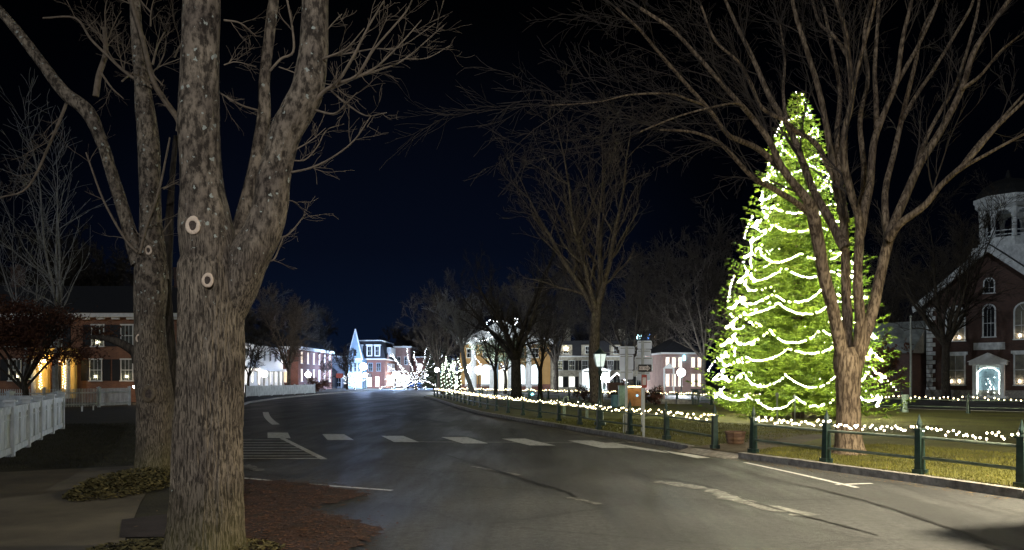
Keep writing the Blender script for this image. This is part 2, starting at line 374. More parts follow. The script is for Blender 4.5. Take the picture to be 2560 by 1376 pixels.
def road_material():
    m, nt, b = node_mat('asphalt'); N = nt.nodes; L = nt.links
    tc = N.new('ShaderNodeTexCoord')
    mp = N.new('ShaderNodeMapping'); mp.inputs['Rotation'].default_value = (0,0,R(-19)); mp.inputs['Scale'].default_value = (1.0, 0.13, 1); L.new(tc.outputs['Object'], mp.inputs[0])
    n0 = N.new('ShaderNodeTexNoise'); n0.inputs['Scale'].default_value = 0.9; n0.inputs['Detail'].default_value = 7; n0.inputs['Roughness'].default_value = 0.6; L.new(mp.outputs[0], n0.inputs['Vector'])
    n1 = N.new('ShaderNodeTexNoise'); n1.inputs['Scale'].default_value = 0.45; n1.inputs['Detail'].default_value = 9; L.new(tc.outputs['Object'], n1.inputs['Vector'])
    n2 = N.new('ShaderNodeTexNoise'); n2.inputs['Scale'].default_value = 38; n2.inputs['Detail'].default_value = 9; n2.inputs['Roughness'].default_value = 0.8; L.new(tc.outputs['Object'], n2.inputs['Vector'])
    mx = N.new('ShaderNodeMixRGB'); mx.inputs[0].default_value = 0.5; L.new(n0.outputs['Fac'], mx.inputs[1]); L.new(n1.outputs['Fac'], mx.inputs[2])
    m2 = N.new('ShaderNodeMixRGB'); m2.inputs[0].default_value = 0.32; L.new(mx.outputs[0], m2.inputs[1]); L.new(n2.outputs['Fac'], m2.inputs[2])
    cr = N.new('ShaderNodeValToRGB'); e = cr.color_ramp.elements
    e[0].position = 0.43; e[0].color = (0.018, 0.019, 0.021, 1); e[1].position = 0.57; e[1].color = (0.059, 0.060, 0.061, 1)
    L.new(m2.outputs[0], cr.inputs[0])
    n3 = N.new('ShaderNodeTexNoise'); n3.inputs['Scale'].default_value = 11; n3.inputs['Detail'].default_value = 10; n3.inputs['Roughness'].default_value = 0.85; L.new(tc.outputs['Object'], n3.inputs['Vector'])
    g3 = N.new('ShaderNodeMapRange'); g3.inputs[1].default_value = 0.40; g3.inputs[2].default_value = 0.60; g3.inputs[3].default_value = 0.50; g3.inputs[4].default_value = 1.50; L.new(n3.outputs['Fac'], g3.inputs[0])
    v3 = N.new('ShaderNodeVectorMath'); v3.operation = 'SCALE'; L.new(cr.outputs[0], v3.inputs[0]); L.new(g3.outputs[0], v3.inputs['Scale'])
    vc = N.new('ShaderNodeTexVoronoi'); vc.feature = 'DISTANCE_TO_EDGE'; vc.inputs['Scale'].default_value = 0.33; 
    wv = N.new('ShaderNodeMixRGB'); wv.blend_type = 'ADD'; wv.inputs[0].default_value = 0.5; L.new(tc.outputs['Object'], wv.inputs[1]); L.new(n3.outputs['Color'], wv.inputs[2]); L.new(wv.outputs[0], vc.inputs['Vector'])
    lc = N.new('ShaderNodeMapRange'); lc.inputs[1].default_value = 0.0; lc.inputs[2].default_value = 0.014; lc.inputs[3].default_value = 0.45; lc.inputs[4].default_value = 1.0; L.new(vc.outputs['Distance'], lc.inputs[0])
    v4 = N.new('ShaderNodeVectorMath'); v4.operation = 'SCALE'; L.new(v3.outputs[0], v4.inputs[0]); L.new(lc.outputs[0], v4.inputs['Scale']); L.new(v4.outputs[0], b.inputs['Base Color'])
    rr = N.new('ShaderNodeMapRange'); rr.inputs[1].default_value = 0.42; rr.inputs[2].default_value = 0.58; rr.inputs[3].default_value = 0.56; rr.inputs[4].default_value = 0.82; L.new(n0.outputs['Fac'], rr.inputs[0]); b.inputs['Specular IOR Level'].default_value = 0.55; L.new(rr.outputs[0], b.inputs['Roughness'])
    bp = N.new('ShaderNodeBump'); bp.inputs['Strength'].default_value = 0.6; bp.inputs['Distance'].default_value = 0.02
    L.new(n2.outputs['Fac'], bp.inputs['Height']); L.new(bp.outputs[0], b.inputs['Normal'])
    return m
M_road = road_material()
sheet('ground', [(-500,-60),(500,-60),(500,700),(-500,700)], -0.008, M_earth)
road_left = [(-1.7,-25),(-1.7,3),(-1.9,6),(-2.4,8.2),(-3.4,10.2),(-5.6,14.6),(-9.5,24),(-14,38),(-18.6,56),(-20.4,69),(-21.2,85),(-21.2,98),(-21.5,118),(-22.5,150),(-24,210),(-24,330)]
sheet('road', road_left+[(-8,330),(-9,200),(-7,118),(4,108),(26,80),(60,60),(60,20),(60,-25)], 0.0, M_road)
left_kerb_pts = road_left[6:13]
kerb = [(12.5,-12),(10.4,0),(8.7,6),(7.1,10.9),(6.5,12.6),(5.9,14.0),(5.4,15.3),(4.8,16.6)]
kerb2 = [(4.14,18.3),(3.7,20.2),(2.65,23.7),(1.65,27.1),(0.32,31.5),(-1.55,38.2),(-3.4,47.8),(-6.1,63.7),(-8.4,75.6)]
tip = [(-8.6,79.5),(-7.4,82.5),(-4.6,83)]
far = [(13,53.5),(24,38.5),(32,30),(44,22),(60,14),(60,-12)]
sheet('lawn', kerb+kerb2+tip+far, GZ, M_lawn)
def kerb_mesh(pts, name, w=0.16, top=0.125, m=M_granite):
    mb = MB()
    for (x0,y0), (x1,y1) in zip(pts[:-1], pts[1:]):
        L = math.hypot(x1-x0, y1-y0); n = max(1, round(L/1.8)); nx, ny = (y1-y0)/L, -(x1-x0)/L
        for k in range(n):
            a = k/n; b = (k+1)/n-0.012/L; j = random.uniform(-.006,.006); t_ = top+random.uniform(-.006,.006)
            ax, ay, bx, by = x0+(x1-x0)*a, y0+(y1-y0)*a, x0+(x1-x0)*b, y0+(y1-y0)*b
            mb.prism([(ax-nx*j,ay-ny*j,-0.05),(bx-nx*j,by-ny*j,-0.05),(bx+nx*w,by+ny*w,-0.05),(ax+nx*w,ay+ny*w,-0.05)],
                     [(ax-nx*j,ay-ny*j,t_),(bx-nx*j,by-ny*j,t_),(bx+nx*w,by+ny*w,t_),(ax+nx*w,ay+ny*w,t_)])
    o = mb.build(name, m); tag(o, kind='structure'); return o
def off_path(pts, d):
    return [(x+d, y) for x, y in pts]
kerb_mesh(off_path(kerb, -0.05), 'kerb_near', top=0.125)
kerb_mesh(off_path(kerb2, -0.05), 'kerb_common', top=0.125)
mb = MB(); mb.poly([(3.80,18.2,.003),(4.46,16.45,.003),(4.86,16.62,GZ+.003),(4.20,18.33,GZ+.003),(4.80,16.6,-.02),(4.14,18.3,-.02)], [(0,1,2,3),(1,4,2),(0,3,5)]); o = mb.build('dropped_kerb', M_granite); tag(o, kind='structure')
kerb_mesh(tip+[(13,53.5),(24,38.5),(32,30),(44,22)], 'kerb_far', top=0.125)
kerb_mesh([(x-0.0, y) for x, y in reversed(left_kerb_pts)], 'kerb_left', top=0.12)
# dropped kerb and dirt path at the opening
M_dirt = mat('trodden earth', (0.13, 0.10, 0.065), 0.95, (0.06, 0.045, 0.03), 2.5, bump=0.5, bscale=40)
sheet('path_opening', [(4.2,18.25),(4.78,16.7),(5.3,17.2),(6.6,18.6),(9,22),(7.5,23),(5.6,19.6)], GZ+0.006, M_dirt)
sheet('path_left', [(-20,14.5),(-9.1,14.1),(-7.2,15.2),(-5.9,13.0),(-5.0,10.6),(-3.9,7.9),(-3.2,4),(-3.2,-6),(-20,-6)], 0.0, M_path)
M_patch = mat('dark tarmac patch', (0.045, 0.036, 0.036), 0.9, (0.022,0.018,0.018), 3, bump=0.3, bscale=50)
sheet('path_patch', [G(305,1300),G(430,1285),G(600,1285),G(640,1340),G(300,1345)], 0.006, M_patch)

# markings
def paint_material(name, col, wear):
    m, nt, b = node_mat(name); N = nt.nodes; L = nt.links
    tc = N.new('ShaderNodeTexCoord'); n = N.new('ShaderNodeTexNoise'); n.inputs['Scale'].default_value = 7; n.inputs['Detail'].default_value = 8; n.inputs['Roughness'].default_value = 0.75
    L.new(tc.outputs['Object'], n.inputs['Vector'])
    cr = N.new('ShaderNodeValToRGB'); e = cr.color_ramp.elements; e[0].position = wear-0.07; e[0].color = (0.055,0.054,0.052,1); e[1].position = wear+0.07; e[1].color = (*col,1)
    L.new(n.outputs['Fac'], cr.inputs[0]); L.new(cr.outputs[0], b.inputs['Base Color']); b.inputs['Roughness'].default_value = 0.6
    return m
M_paint = paint_material('road paint', (0.60,0.60,0.58), 0.41)
M_worn = paint_material('worn road paint', (0.24,0.235,0.22), 0.52)
M_tar = mat('tar seam', (0.012,0.012,0.013), 0.6, (0.02,0.02,0.02), 3)
def strip(mb, pts, w, z, jitter=0.0):
    pts = catmull([(p[0], p[1], 0) for p in pts], 8)[:, :2]
    t = np.gradient(pts, axis=0); t /= np.linalg.norm(t, axis=1)[:, None]+1e-9; n = np.stack([-t[:, 1], t[:, 0]], 1)
    b = len(mb.v)
    for i, p in enumerate(pts):
        ww = w*(1+jitter*random.uniform(-1, 1)); o = n[i]*jitter*w*random.uniform(-.5,.5)
        mb.v += [(*(p-n[i]*ww/2+o), z), (*(p+n[i]*ww/2+o), z)]
    for i in range(len(pts)-1): mb.f.append((b+2*i, b+2*i+2, b+2*i+3, b+2*i+1))
zp = 0.005
mb = MB()
for cx, cy, w in [(-6.95,23.4,.68),(-5.05,22.7,.66),(-3.15,22.0,.66),(-1.30,21.5,.70),(0.42,20.9,.66),(2.2,20.2,.72)]:
    L_ = 1.15; dx, dy = .31, -1.0
    q = [(cx-w/2-dx*L_+.0, cy-dy*L_), (cx+w/2-dx*L_, cy-dy*L_), (cx+w/2+dx*L_, cy+dy*L_), (cx-w/2+dx*L_, cy+dy*L_)]
    mb.poly([(x+random.uniform(-.03,.03), y+random.uniform(-.04,.04), zp) for x, y in q], [(3,2,1,0)] if False else [(0,3,2,1)])
o = mb.build('crosswalk_markings', M_paint); tag(o, kind='structure')
for p in o.data.polygons:
    pass
mb = MB()
strip(mb, [G(1520,1108), G(1600,1122), G(1705,1136), G(1760,1146)], 0.30, zp)
strip(mb, [G(705,1096), G(810,1149)], 0.14, zp)
for D in (21.6,20.7,19.9,19.1,18.4,17.7,17.05,16.5):
    xr = -6.45+(22.1-D)/(22.1-16.4)*2.55; xl = -8.6+(21.6-D)*0.55
    strip(mb, [(xl, D), ((xl+xr)/2, D-.01), (xr, D)], 0.11, zp+0.004 if False else zp)
strip(mb, [G(608,1196), G(780,1212), G(980,1227)], 0.09, zp)
strip(mb, [G(664,1031), G(668,1042), G(678,1053), G(690,1062)], 0.28, zp)
strip(mb, [G(1862,1157), G(2000,1187), G(2143,1220)], 0.09, zp)
strip(mb, [G(2090,1213), G(2180,1210)], 0.09, zp+0.003)
o = mb.build('road_lines', M_paint); tag(o, kind='structure')
mb = MB()
strip(mb, [G(1640,1205), G(1760,1222), G(1860,1256), G(2030,1290)], 0.26, zp, 0.5)
strip(mb, [G(1180,1166), G(1300,1189)], 0.13, zp, 0.3)
strip(mb, [G(1420,1244), G(1500,1262)], 0.10, zp, 0.5)
strip(mb, [G(608,1163), G(650,1178)], 0.25, zp, 0.3)
strip(mb, [G(1010,1105), G(1400,1107), G(1660,1106)], 0.28, zp-0.002, 0.3)
o = mb.build('worn_lines', M_worn); tag(o, kind='structure')
mb = MB()
strip(mb, [G(1040,1110), G(1110,1137), G(1200,1163), G(1300,1197), G(1400,1225), G(1440,1244)], 0.06, zp+0.004, 0.6)
strip(mb, [G(1330,1062), G(1430,1085), G(1560,1106), G(1700,1140), G(1900,1190), G(2140,1247), G(2400,1330), G(2500,1376)], 0.07, zp+0.004, 0.5)
strip(mb, [G(1560,1180), G(1760,1215), G(1900,1262), G(2200,1340)], 0.05, zp+0.004, 0.6)
for a, b_, c in [((880,1043),(960,1036),(1060,1052)),((905,1030),(980,1028),(1050,1038)),((700,1020),(800,1017),(930,1023)),((960,1053),(1030,1046),(1130,1060))]:
    strip(mb, [G(*a), G(*b_), G(*c)], 0.35, zp+0.004, 0.6)
o = mb.build('tar_seams', M_tar); tag(o, kind='structure')

# ------------------------------------------------------------------ leaf litter and ground cover
def leaves(name, pts_fn, n, size, m, z=0.01, label=None, up=0.25, kind='stuff'):
    V = []; Fc = []
    for i in range(n):
        x, y, zz = pts_fn(); a = random.uniform(0, 2*PI); s = size*random.uniform(.6, 1.3)
        ux, uy = math.cos(a), math.sin(a); t1 = random.uniform(-up, up); t2 = random.uniform(-up, up)
        b = len(V)
        V += [(x-ux*s, y-uy*s, zz+abs(t1)*s), (x-uy*s*.45, y+ux*s*.45, zz+abs(t2)*s*.6+.004), (x+ux*s, y+uy*s, zz+abs(t2)*s), (x+uy*s*.45, y-ux*s*.45, zz+.004)]
        Fc.append((b, b+1, b+2, b+3))
    o = link(name, np_mesh(name, np.array(V), np.array(Fc)), m); tag(o, label, 'leaves', kind=kind); return o
def in_poly(poly):
    xs = [p[0] for p in poly]; ys = [p[1] for p in poly]
    while True:
        x, y = random.uniform(min(xs), max(xs)), random.uniform(min(ys), max(ys)); c = False; j = len(poly)-1
        for i in range(len(poly)):
            if (poly[i][1] > y) != (poly[j][1] > y) and x < (poly[j][0]-poly[i][0])*(y-poly[i][1])/(poly[j][1]-poly[i][1])+poly[i][0]: c = not c
            j = i
        if c: return x, y
M_leafred = mat('red brown fallen leaf', (0.17, 0.082, 0.050), 0.8, (0.03, 0.018, 0.015), 3.5)
M_mulch = mat('red brown leaf mould', (0.070, 0.034, 0.024), 0.95, (0.024, 0.020, 0.019), 3.2, bump=0.8, bscale=40, detail=12)
bed = [G(585,1200),G(700,1203),G(800,1214),G(925,1237),G(865,1256),G(780,1266),G(800,1285),G(880,1300),G(960,1318),G(935,1345),G(880,1380),G(860,1500),G(560,1500),G(560,1300)]
# ragged outline for the leaf bed
bed2 = []
for (x0,y0),(x1,y1) in zip(bed, bed[1:]+bed[:1]):
    for k in range(6):
        t_ = k/6; bed2.append((x0+(x1-x0)*t_+random.uniform(-.12,.12), y0+(y1-y0)*t_+random.uniform(-.12,.12)))
sheet('leaf_bed', bed2, 0.009, M_mulch, kind='stuff', label='red brown leaf mould heaped beside the big trunk', cat='leaves')
def litter():
    x, y = in_poly(bed)
    return x+random.gauss(0,.14), y+random.gauss(0,.22), .012
leaves('fallen_leaves', litter, 3600, 0.030, M_leafred, label='red brown fallen leaves drifted onto the road edge')
kerbleaf = [(7.0,10.9),(6.4,12.6),(5.2,15.3),(3.9,18.4),(2.5,23.7),(2.2,23.6),(3.6,18.2),(4.9,15.2),(6.1,12.5),(6.7,10.8)]
M_leaftan = mat('tan fallen leaf', (0.28, 0.19, 0.09), 0.8, (0.13, 0.08, 0.04), 3)
leaves('kerb_leaves', lambda: (*in_poly(kerbleaf), 0.004), 700, 0.022, M_leaftan, label='small tan leaves gathered in the gutter below the kerb')
lawnp = [(7.3,11),(5.1,16.5),(5.3,18),(9,25),(20,33),(28,24),(14,9)]
leaves('lawn_leaves', lambda: (*in_poly(lawnp), GZ+.012), 1500, 0.03, M_leaftan, label='tan leaves scattered over the lawn of the common')
leaves('path_leaves', lambda: (random.uniform(-9,-2.5), random.uniform(6,14), 0.008), 90, 0.03, M_leaftan, label='few tan leaves scattered over the tarmac path')
M_gc = mat('olive ground cover leaf', (0.16, 0.13, 0.05), 0.8, (0.04, 0.04, 0.018), 6)
def gc(cx, cy, rx, ry, h):
    def f():
        while True:
            a, b = random.uniform(-1,1), random.uniform(-1,1)
            if a*a+b*b < 1: return cx+a*rx, cy+b*ry, random.random()*h*(1-(a*a+b*b)**2)+0.01
    return f
leaves('ground_cover', gc(-5.85, 12.1, .62, 1.5, 0.22), 4200, 0.036, M_gc, label='olive leafy ground cover around the foot of the second trunk', up=1.0)
leaves('moss_clumps', gc(-3.15, 7.6, 0.95, 0.5, 0.06), 1800, 0.03, M_gc, label='mossy green clumps around the foot of the big trunk', up=1.0)
# grass blades on the near verge and lawn
def grass(name, poly, n, h, m, z, label):
    A = np.array([in_poly(poly) for _ in range(n)]); a = rng.uniform(0, 2*PI, n); hh = h*rng.uniform(.4, 1.2, n); w = 0.006
    c, s = np.cos(a)*w, np.sin(a)*w; lx, ly = rng.normal(0, .35, n)*hh, rng.normal(0, .35, n)*hh
    V = np.stack([np.stack([A[:,0]-c, A[:,1]-s, np.full(n, z)], 1), np.stack([A[:,0]+c, A[:,1]+s, np.full(n, z)], 1), np.stack([A[:,0]+lx, A[:,1]+ly, z+hh], 1)], 1).reshape(-1, 3)
    Fc = np.arange(3*n).reshape(-1, 3)
    o = link(name, np_mesh(name, V, Fc), m); tag(o, label, 'grass', kind='stuff')
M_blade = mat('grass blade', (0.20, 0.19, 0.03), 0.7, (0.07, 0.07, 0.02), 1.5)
verge = [(7.35,10.9),(6.7,12.7),(5.65,15.4),(5.1,16.7),(5.9,18),(9,19),(13,13),(10,9)]
grass('verge_grass', verge, 26000, 0.05, M_blade, GZ, 'short yellow green grass behind the near kerb')
verge2 = [(4.4,18.5),(3.95,20.3),(2.9,23.8),(1.9,27.2),(0.6,31.6),(6,31),(10,24),(6,19.5)]
grass('common_grass', verge2, 20000, 0.055, M_blade, GZ, 'short yellow green grass behind the long kerb')
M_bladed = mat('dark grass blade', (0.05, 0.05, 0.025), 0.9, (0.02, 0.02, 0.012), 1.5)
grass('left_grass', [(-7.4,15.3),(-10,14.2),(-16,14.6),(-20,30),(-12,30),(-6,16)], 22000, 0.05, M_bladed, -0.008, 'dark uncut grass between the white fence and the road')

# ------------------------------------------------------------------ hero tree (left foreground)
def limb_px(W, pts, D0, sides=12, sub=6, dD=None, **kw):
    """pts: (px, py, r_px[, dD]) -> world limb with its own depth"""
    w = []; rr = []
    for p in pts:
        D = D0+(p[3] if len(p) > 3 else 0.0); w.append(P(p[0], p[1], D)); rr.append(p[2]/F*D)
    return W.limb(w, rr, sides, sub, **kw)
def knot(parent, origin, c, d, r, mw, md):
    """pruning scar: a rounded pale collar around a dark hollow"""
    c = Vector(c)-Vector(origin); d = Vector(d).normalized(); a = d.cross(Vector((0,0,1))).normalized(); b = a.cross(d)
    mb = MB(); n = 30; m_ = 10; t = r*0.36
    for i in range(n):
        th = 2*PI*i/n; e = a*math.cos(th)+b*math.sin(th)*1.12; wob = 1+0.05*math.sin(2*th+r*99)+0.03*random.uniform(-1,1)
        for k in range(m_):
            ph = 2*PI*k/m_; mb.v.append(tuple(c+e*(r*wob+t*(1+.12*math.sin(th*3+r*50))*math.cos(ph))+d*t*.55*math.sin(ph)))
    for i in range(n):
        for k in range(m_):
            mb.f.append((i*m_+k, ((i+1)%n)*m_+k, ((i+1)%n)*m_+(k+1)%m_, i*m_+(k+1)%m_))
    o = mb.build('pruning_scar', mw, parent, True)
    h = MB(); ring = [tuple(c+(a*math.cos(2*PI*i/14)+b*math.sin(2*PI*i/14)*1.12)*r*0.95+d*0.004) for i in range(14)]
    ring2 = [tuple(c+(a*math.cos(2*PI*i/14)+b*math.sin(2*PI*i/14))*r*0.4-d*r*0.1) for i in range(14)]
    h.prism(ring, ring2); h.build('heartwood', md, o)
M_scar = mat('pale callus wood', (0.80, 0.66, 0.52), 0.8, (0.62, 0.48, 0.36), 20, bump=0.5)
M_hollow = mat('grey heartwood', (0.11, 0.085, 0.07), 0.9, (0.04, 0.03, 0.025), 25, bump=0.5)

D1 = 7.6
B1 = P(518, 1376, D1); B1[2] = 0.0
hero = thing('maple_tree', 'big forked roadside tree in the left foreground with furrowed trunk and pale lichen spots', 'tree', tuple(B1))
W = Wood()
limb_px(W, [(512,1440,118),(512,1376,98),(514,1330,90),(518,1240,85),(520,1100,82),(524,960,80),(527,840,79),(528,740,78),(524,660,74),(520,610,46)], D1, 440, 60, rough=0.07, furrow=0.016, freq=26, seed=2.0)
W.build('trunk', M_barkhero, hero, B1)
W = Wood()
limb_px(W, [(530,720,66),(522,620,68),(513,545,62),(506,480,53),(500,400,48),(496,300,49),(499,200,46),(502,100,45),(505,0,44),(508,-120,40),(515,-300,30)], D1-0.02, 120, 20, rough=0.10, furrow=0.008, freq=6, seed=5.0)
W.build('limb', M_barkhero, hero, B1)
W = Wood()
limb_px(W, [(560,800,40),(592,720,50),(618,650,50),(655,580,46,.05),(676,510,43,.08),(682,455,41,.1),(697,390,37,.1),(715,330,38,.1),(742,280,40,.1),(768,225,40,.1),(783,140,36,.1),(787,50,33,.1),(790,-60,31,.1),(800,-250,24,.1)], D1, 120, 16, rough=0.12, furrow=0.008, freq=6, seed=9.0)
W.build('limb', M_barkhero, hero, B1)
W = Wood()
limb_px(W, [(585,640,26,.25),(612,540,22,.4),(640,420,19,.5),(660,285,16,.6),(661,200,14,.6),(672,100,13,.6),(684,0,12,.6),(695,-120,10,.6)], D1, 40, 8, rough=0.15, furrow=0.004, seed=3)
W.build('limb', M_barkhero, hero, B1)
# small branches digitised from crop (scale 1.966, origin 560,0)
rnd = random.Random(4)
def tw(W, pts, r0, r1, D, o=(560,0), s=1.966, dD=0.0, twigs=3, lv=1, tl=0.35):
    n = len(pts); full = [(o[0]+x/s, o[1]+y/s, .88*(r0+(r1-r0)*i/(n-1)), dD*i/(n-1)) for i, (x, y) in enumerate(pts)]
    p, r = limb_px(W, full, D, 7, 5)
    for _ in range(twigs):
        i = rnd.randrange(2, len(p)-1); d = Vector(p[i]-p[i-1]).normalized(); side = rand_perp(d, rnd); a = rnd.uniform(.5,1.0)
        sprout(W, p[i], d*math.cos(a)+side*math.sin(a), tl*rnd.uniform(.5,1.2), r[i]*.42, lv, rnd, .2, .7, 3, .2, .0016)
W = Wood(); D = D1+.1
tw(W, [(470,300),(500,285),(600,240),(690,140)], 4.5, 1.2, D, dD=-.3)
tw(W, [(430,520),(490,450),(560,400),(640,270),(700,150),(785,5)], 6.5, 2.0, D, dD=-.5, twigs=5)
tw(W, [(540,420),(570,410),(660,365),(740,240),(890,65),(940,-40)], 5.5, 1.6, D, dD=-.8, twigs=6)
tw(W, [(520,435),(560,410),(720,350),(850,235),(970,100)], 5.0, 1.3, D, dD=.4, twigs=6)
tw(W, [(520,440),(640,385),(760,345),(890,290),(1080,125)], 4.5, 1.1, D, dD=.9, twigs=7)
tw(W, [(890,290),(1000,285),(1110,225)], 2.2, 1.0, D+.9, dD=.4)
tw(W, [(660,365),(740,220),(800,90)], 2.4, 1.0, D-.3, dD=-.3)
tw(W, [(500,280),(620,262),(740,240),(860,235),(1040,115)], 2.6, 1.0, D, dD=-.9, twigs=5)
tw(W, [(530,450),(600,510),(700,570),(800,555)], 3.0, 1.4, D, dD=-.5, twigs=5)
tw(W, [(440,540),(540,560),(600,510),(655,455)], 3.5, 1.3, D, dD=-.3, twigs=4)
tw(W, [(320,850),(430,825),(540,770),(640,690),(720,575)], 3.4, 1.6, D, dD=-.4, twigs=5)
tw(W, [(345,740),(430,690),(500,630)], 2.2, 1.0, D, twigs=3)
tw(W, [(335,790),(400,785),(460,720),(505,640),(590,610)], 2.4, 1.0, D, dD=.3, twigs=4)
tw(W, [(255,1175),(320,1150),(400,1055)], 3.0, 1.6, D, twigs=3)
tw(W, [(190,1270),(240,1280),(270,1220),(290,1170)], 3.0, 1.6, D, twigs=3)
tw(W, [(305,985),(340,990),(370,1010)], 1.6, .8, D, twigs=2)
tw(W, [(225,350),(280,290),(340,255),(335,130),(310,0)], 3.6, 3.0, D+.3, twigs=3)
tw(W, [(-30,450),(0,470),(90,520),(200,552)], 2.2, 3.2, D+.5, twigs=5)
tw(W, [(270,330),(350,360),(400,390)], 2, 1, D+.3, twigs=3)
tw(W, [(0,100),(80,115),(160,180)], 3, 1.2, D+.5, twigs=5)
tw(W, [(0,320),(60,305),(160,330)], 2, 1, D+.5, twigs=6)
tw(W, [(505,150),(540,110),(580,70)], 2, 1, D, twigs=2)
W.build('branches', M_twig, hero, B1, smooth=True, sides=4)
def face_pt(px, py, D): return P(px, py, D)
knot(hero, B1, P(482,564,D1-0.275), (-.18,-1,.05), .058, M_scar, M_hollow)
knot(hero, B1, P(519,701,D1-0.335), (-.05,-1,.0), .044, M_scar, M_hollow)

# ------------------------------------------------------------------ second trunk
D2 = 14.3
B2 = P(385,1176,D2); B2[2] = 0.0
t2 = thing('roadside_tree', 'grey forked tree behind the big trunk with vines hanging at its right side', 'tree', tuple(B2))
W = Wood()
limb_px(W, [(385,1185,52),(385,1150,45),(386,1080,41),(387,1000,42),(380,930,42),(374,860,37),(374,790,36),(378,720,40),(376,650,38)], D2, 120, 16, rough=.12, furrow=.014, freq=5, seed=12)
limb_px(W, [(384,700,38),(378,560,27),(376,484,26),(371,349,25),(362,269,22),(352,180,17),(342,80,14),(335,-40,11)], D2, 60, 10, rough=.12, furrow=.006, seed=13)
limb_px(W, [(352,660,22),(333,610,18),(306,521,15),(274,419,14),(258,366,14),(220,280,17),(161,231,15),(107,161,13),(54,91,12),(0,27,10),(-60,-40,10)], D2-.1, 60, 10, rough=.15, furrow=.006, seed=14)
W.build('trunk', M_barkhero, t2, B2)
W = Wood()
def ft(pts, r0, r1, D, **k): tw(W, pts, r0, r1, D, (0,0), 1.86, **k)
ft([(832,610),(830,560),(760,460),(710,370),(660,170),(615,20),(600,-80)], 10, 5, D2, dD=-.5, twigs=6, tl=.8, lv=2)
ft([(710,410),(600,350),(490,250),(420,180),(350,85),(200,85)], 5, 2.5, D2, twigs=7, tl=.9, lv=2)
ft([(445,450),(460,350),(490,250),(485,130)], 9, 6, D2+.5, twigs=5, tl=.7, lv=2)
ft([(650,1180),(680,1060),(740,880),(790,640)], 4.5, 2.5, D2-.3, twigs=4, tl=.6)
ft([(640,1175),(580,1110),(480,930),(400,710)], 4.5, 2.2, D2-.3, twigs=4, tl=.6)
ft([(310,480),(240,650),(130,870),(0,920)], 4.5, 2, D2, twigs=7, tl=.9, lv=2)
ft([(470,340),(520,410),(575,460)], 3.5, 1.5, D2, twigs=3, tl=.5)
ft([(710,300),(730,220),(765,150)], 3.5, 1.5, D2, twigs=4, tl=.6)
ft([(760,880),(800,860),(830,845)], 2.5, 1.5, D2, twigs=2, tl=.5)
ft([(690,1140),(740,1100),(800,1020)], 2.5, 1.5, D2, twigs=2, tl=.5)
for k in range(6):
    a = rnd.uniform(400, 820); b = rnd.uniform(40, 500); ft([(a,b),(a+rnd.uniform(-60,60),b-70),(a+rnd.uniform(-120,120),b-130)], 2.6, 1.0, D2+rnd.uniform(-.5,1.0), twigs=4, tl=.8, lv=2)
W.build('branches', M_twig, t2, B2, sides=4)
W = Wood()
limb_px(W, [(345,905,14),(335,880,12),(300,858,10),(262,846,7),(225,842,4)], D2-.1, 10, 6, rough=.1, seed=3)
W.build('low_branch', M_barkdark, t2, B2)
for (qx, qy, rr_) in [(371,626,.055),(347,846,.05)]:
    knot(t2, B2, P(qx,qy,D2-0.24), (-.2,-1,0), rr_, M_scar, M_hollow)
knot(t2, B2, P(371,985,D2-0.31), (-.1,-1,0), .10, mat('swollen bark collar', (.2,.16,.11), .9, (.08,.06,.04), 14, bump=.6), M_hollow)
B3 = P(418,1168,D2+1.0); B3[2] = 0
t3 = thing('dead_trunk', 'dark dead trunk squeezed between the two foreground trees with bare vines', 'tree', tuple(B3))
W = Wood(); limb_px(W, [(420,1165,28),(418,1080,22),(424,980,24),(415,860,22),(410,740,18),(420,600,12),(428,480,8),(440,340,6)], D2+1.0, 30, 8, rough=.25, furrow=.01, seed=21); W.build('trunk', M_barkdark, t3, B3)
W = Wood()
for pts in ([(404,1172,4),(408,1120,3.5),(411,1060,4),(414,1000,3),(416,920,2.5),(408,800,2),(410,700,1.5)], [(440,1160,4),(432,1110,4),(424,1040,3.5),(416,990,3),(404,900,2),(398,820,1.5)], [(410,1170,3),(420,1120,2.5),(414,1075,2.5),(424,1030,2)]):
    limb_px(W, pts, D2+.6, 6, 5, rough=.2)
W.build('vine', M_barkbirch, t3, B3)

# ------------------------------------------------------------------ elm on the common (right)
DE = 16.5
BE = P(2120,1135,DE); BE[2] = GZ
elm = thing('elm_tree', 'tall bare vase shaped elm with warm lit trunk behind the near rail fence', 'tree', tuple(BE))
W = Wood(); limbs = []
def E(pts, r0, r1, d1=0.0, d0=0.0, sides=12, furrow=.004, r=None):
    n = len(pts); full = [(x, y, (r[i] if r else r0+(r1-r0)*(i/(n-1))**.8), d0+(d1-d0)*i/(n-1)) for i, (x, y) in enumerate(pts)]
    p, rr = limb_px(W, full, DE, sides, 5, rough=.08, furrow=furrow, seed=len(limbs)*1.7); limbs.append((p, rr)); return p
E([(2122,1150),(2122,1120),(2121,1080),(2121,1010),(2120,950),(2116,905),(2112,870)], 0, 0, sides=90, furrow=.012, r=[56,36,30,28,29,30,24])
E([(2112,930),(2098,850),(2080,765),(2060,690),(2046,610),(2032,534),(2018,500),(1956,422),(1925,356),(1885,300),(1813,219),(1727,122),(1676,71),(1600,20)], 0, 0, -1.5, sides=24, r=[15,15,15,15,15,15,12,9,7.5,6.5,5.5,4.8,4.2,3.5])
E([(2034,545),(1992,508),(1925,468),(1885,447),(1823,381),(1788,351),(1727,330),(1650,325)], 9, 2.5, -2.5, -.4)
E([(1965,435),(1900,376),(1850,352),(1818,335),(1773,275),(1722,218),(1651,137),(1600,76),(1540,20)], 8, 3, -2.8, -.5)
E([(1760,262),(1723,250),(1677,235),(1578,237),(1491,256),(1374,264)], 3.6, 1.2, -4, -2)
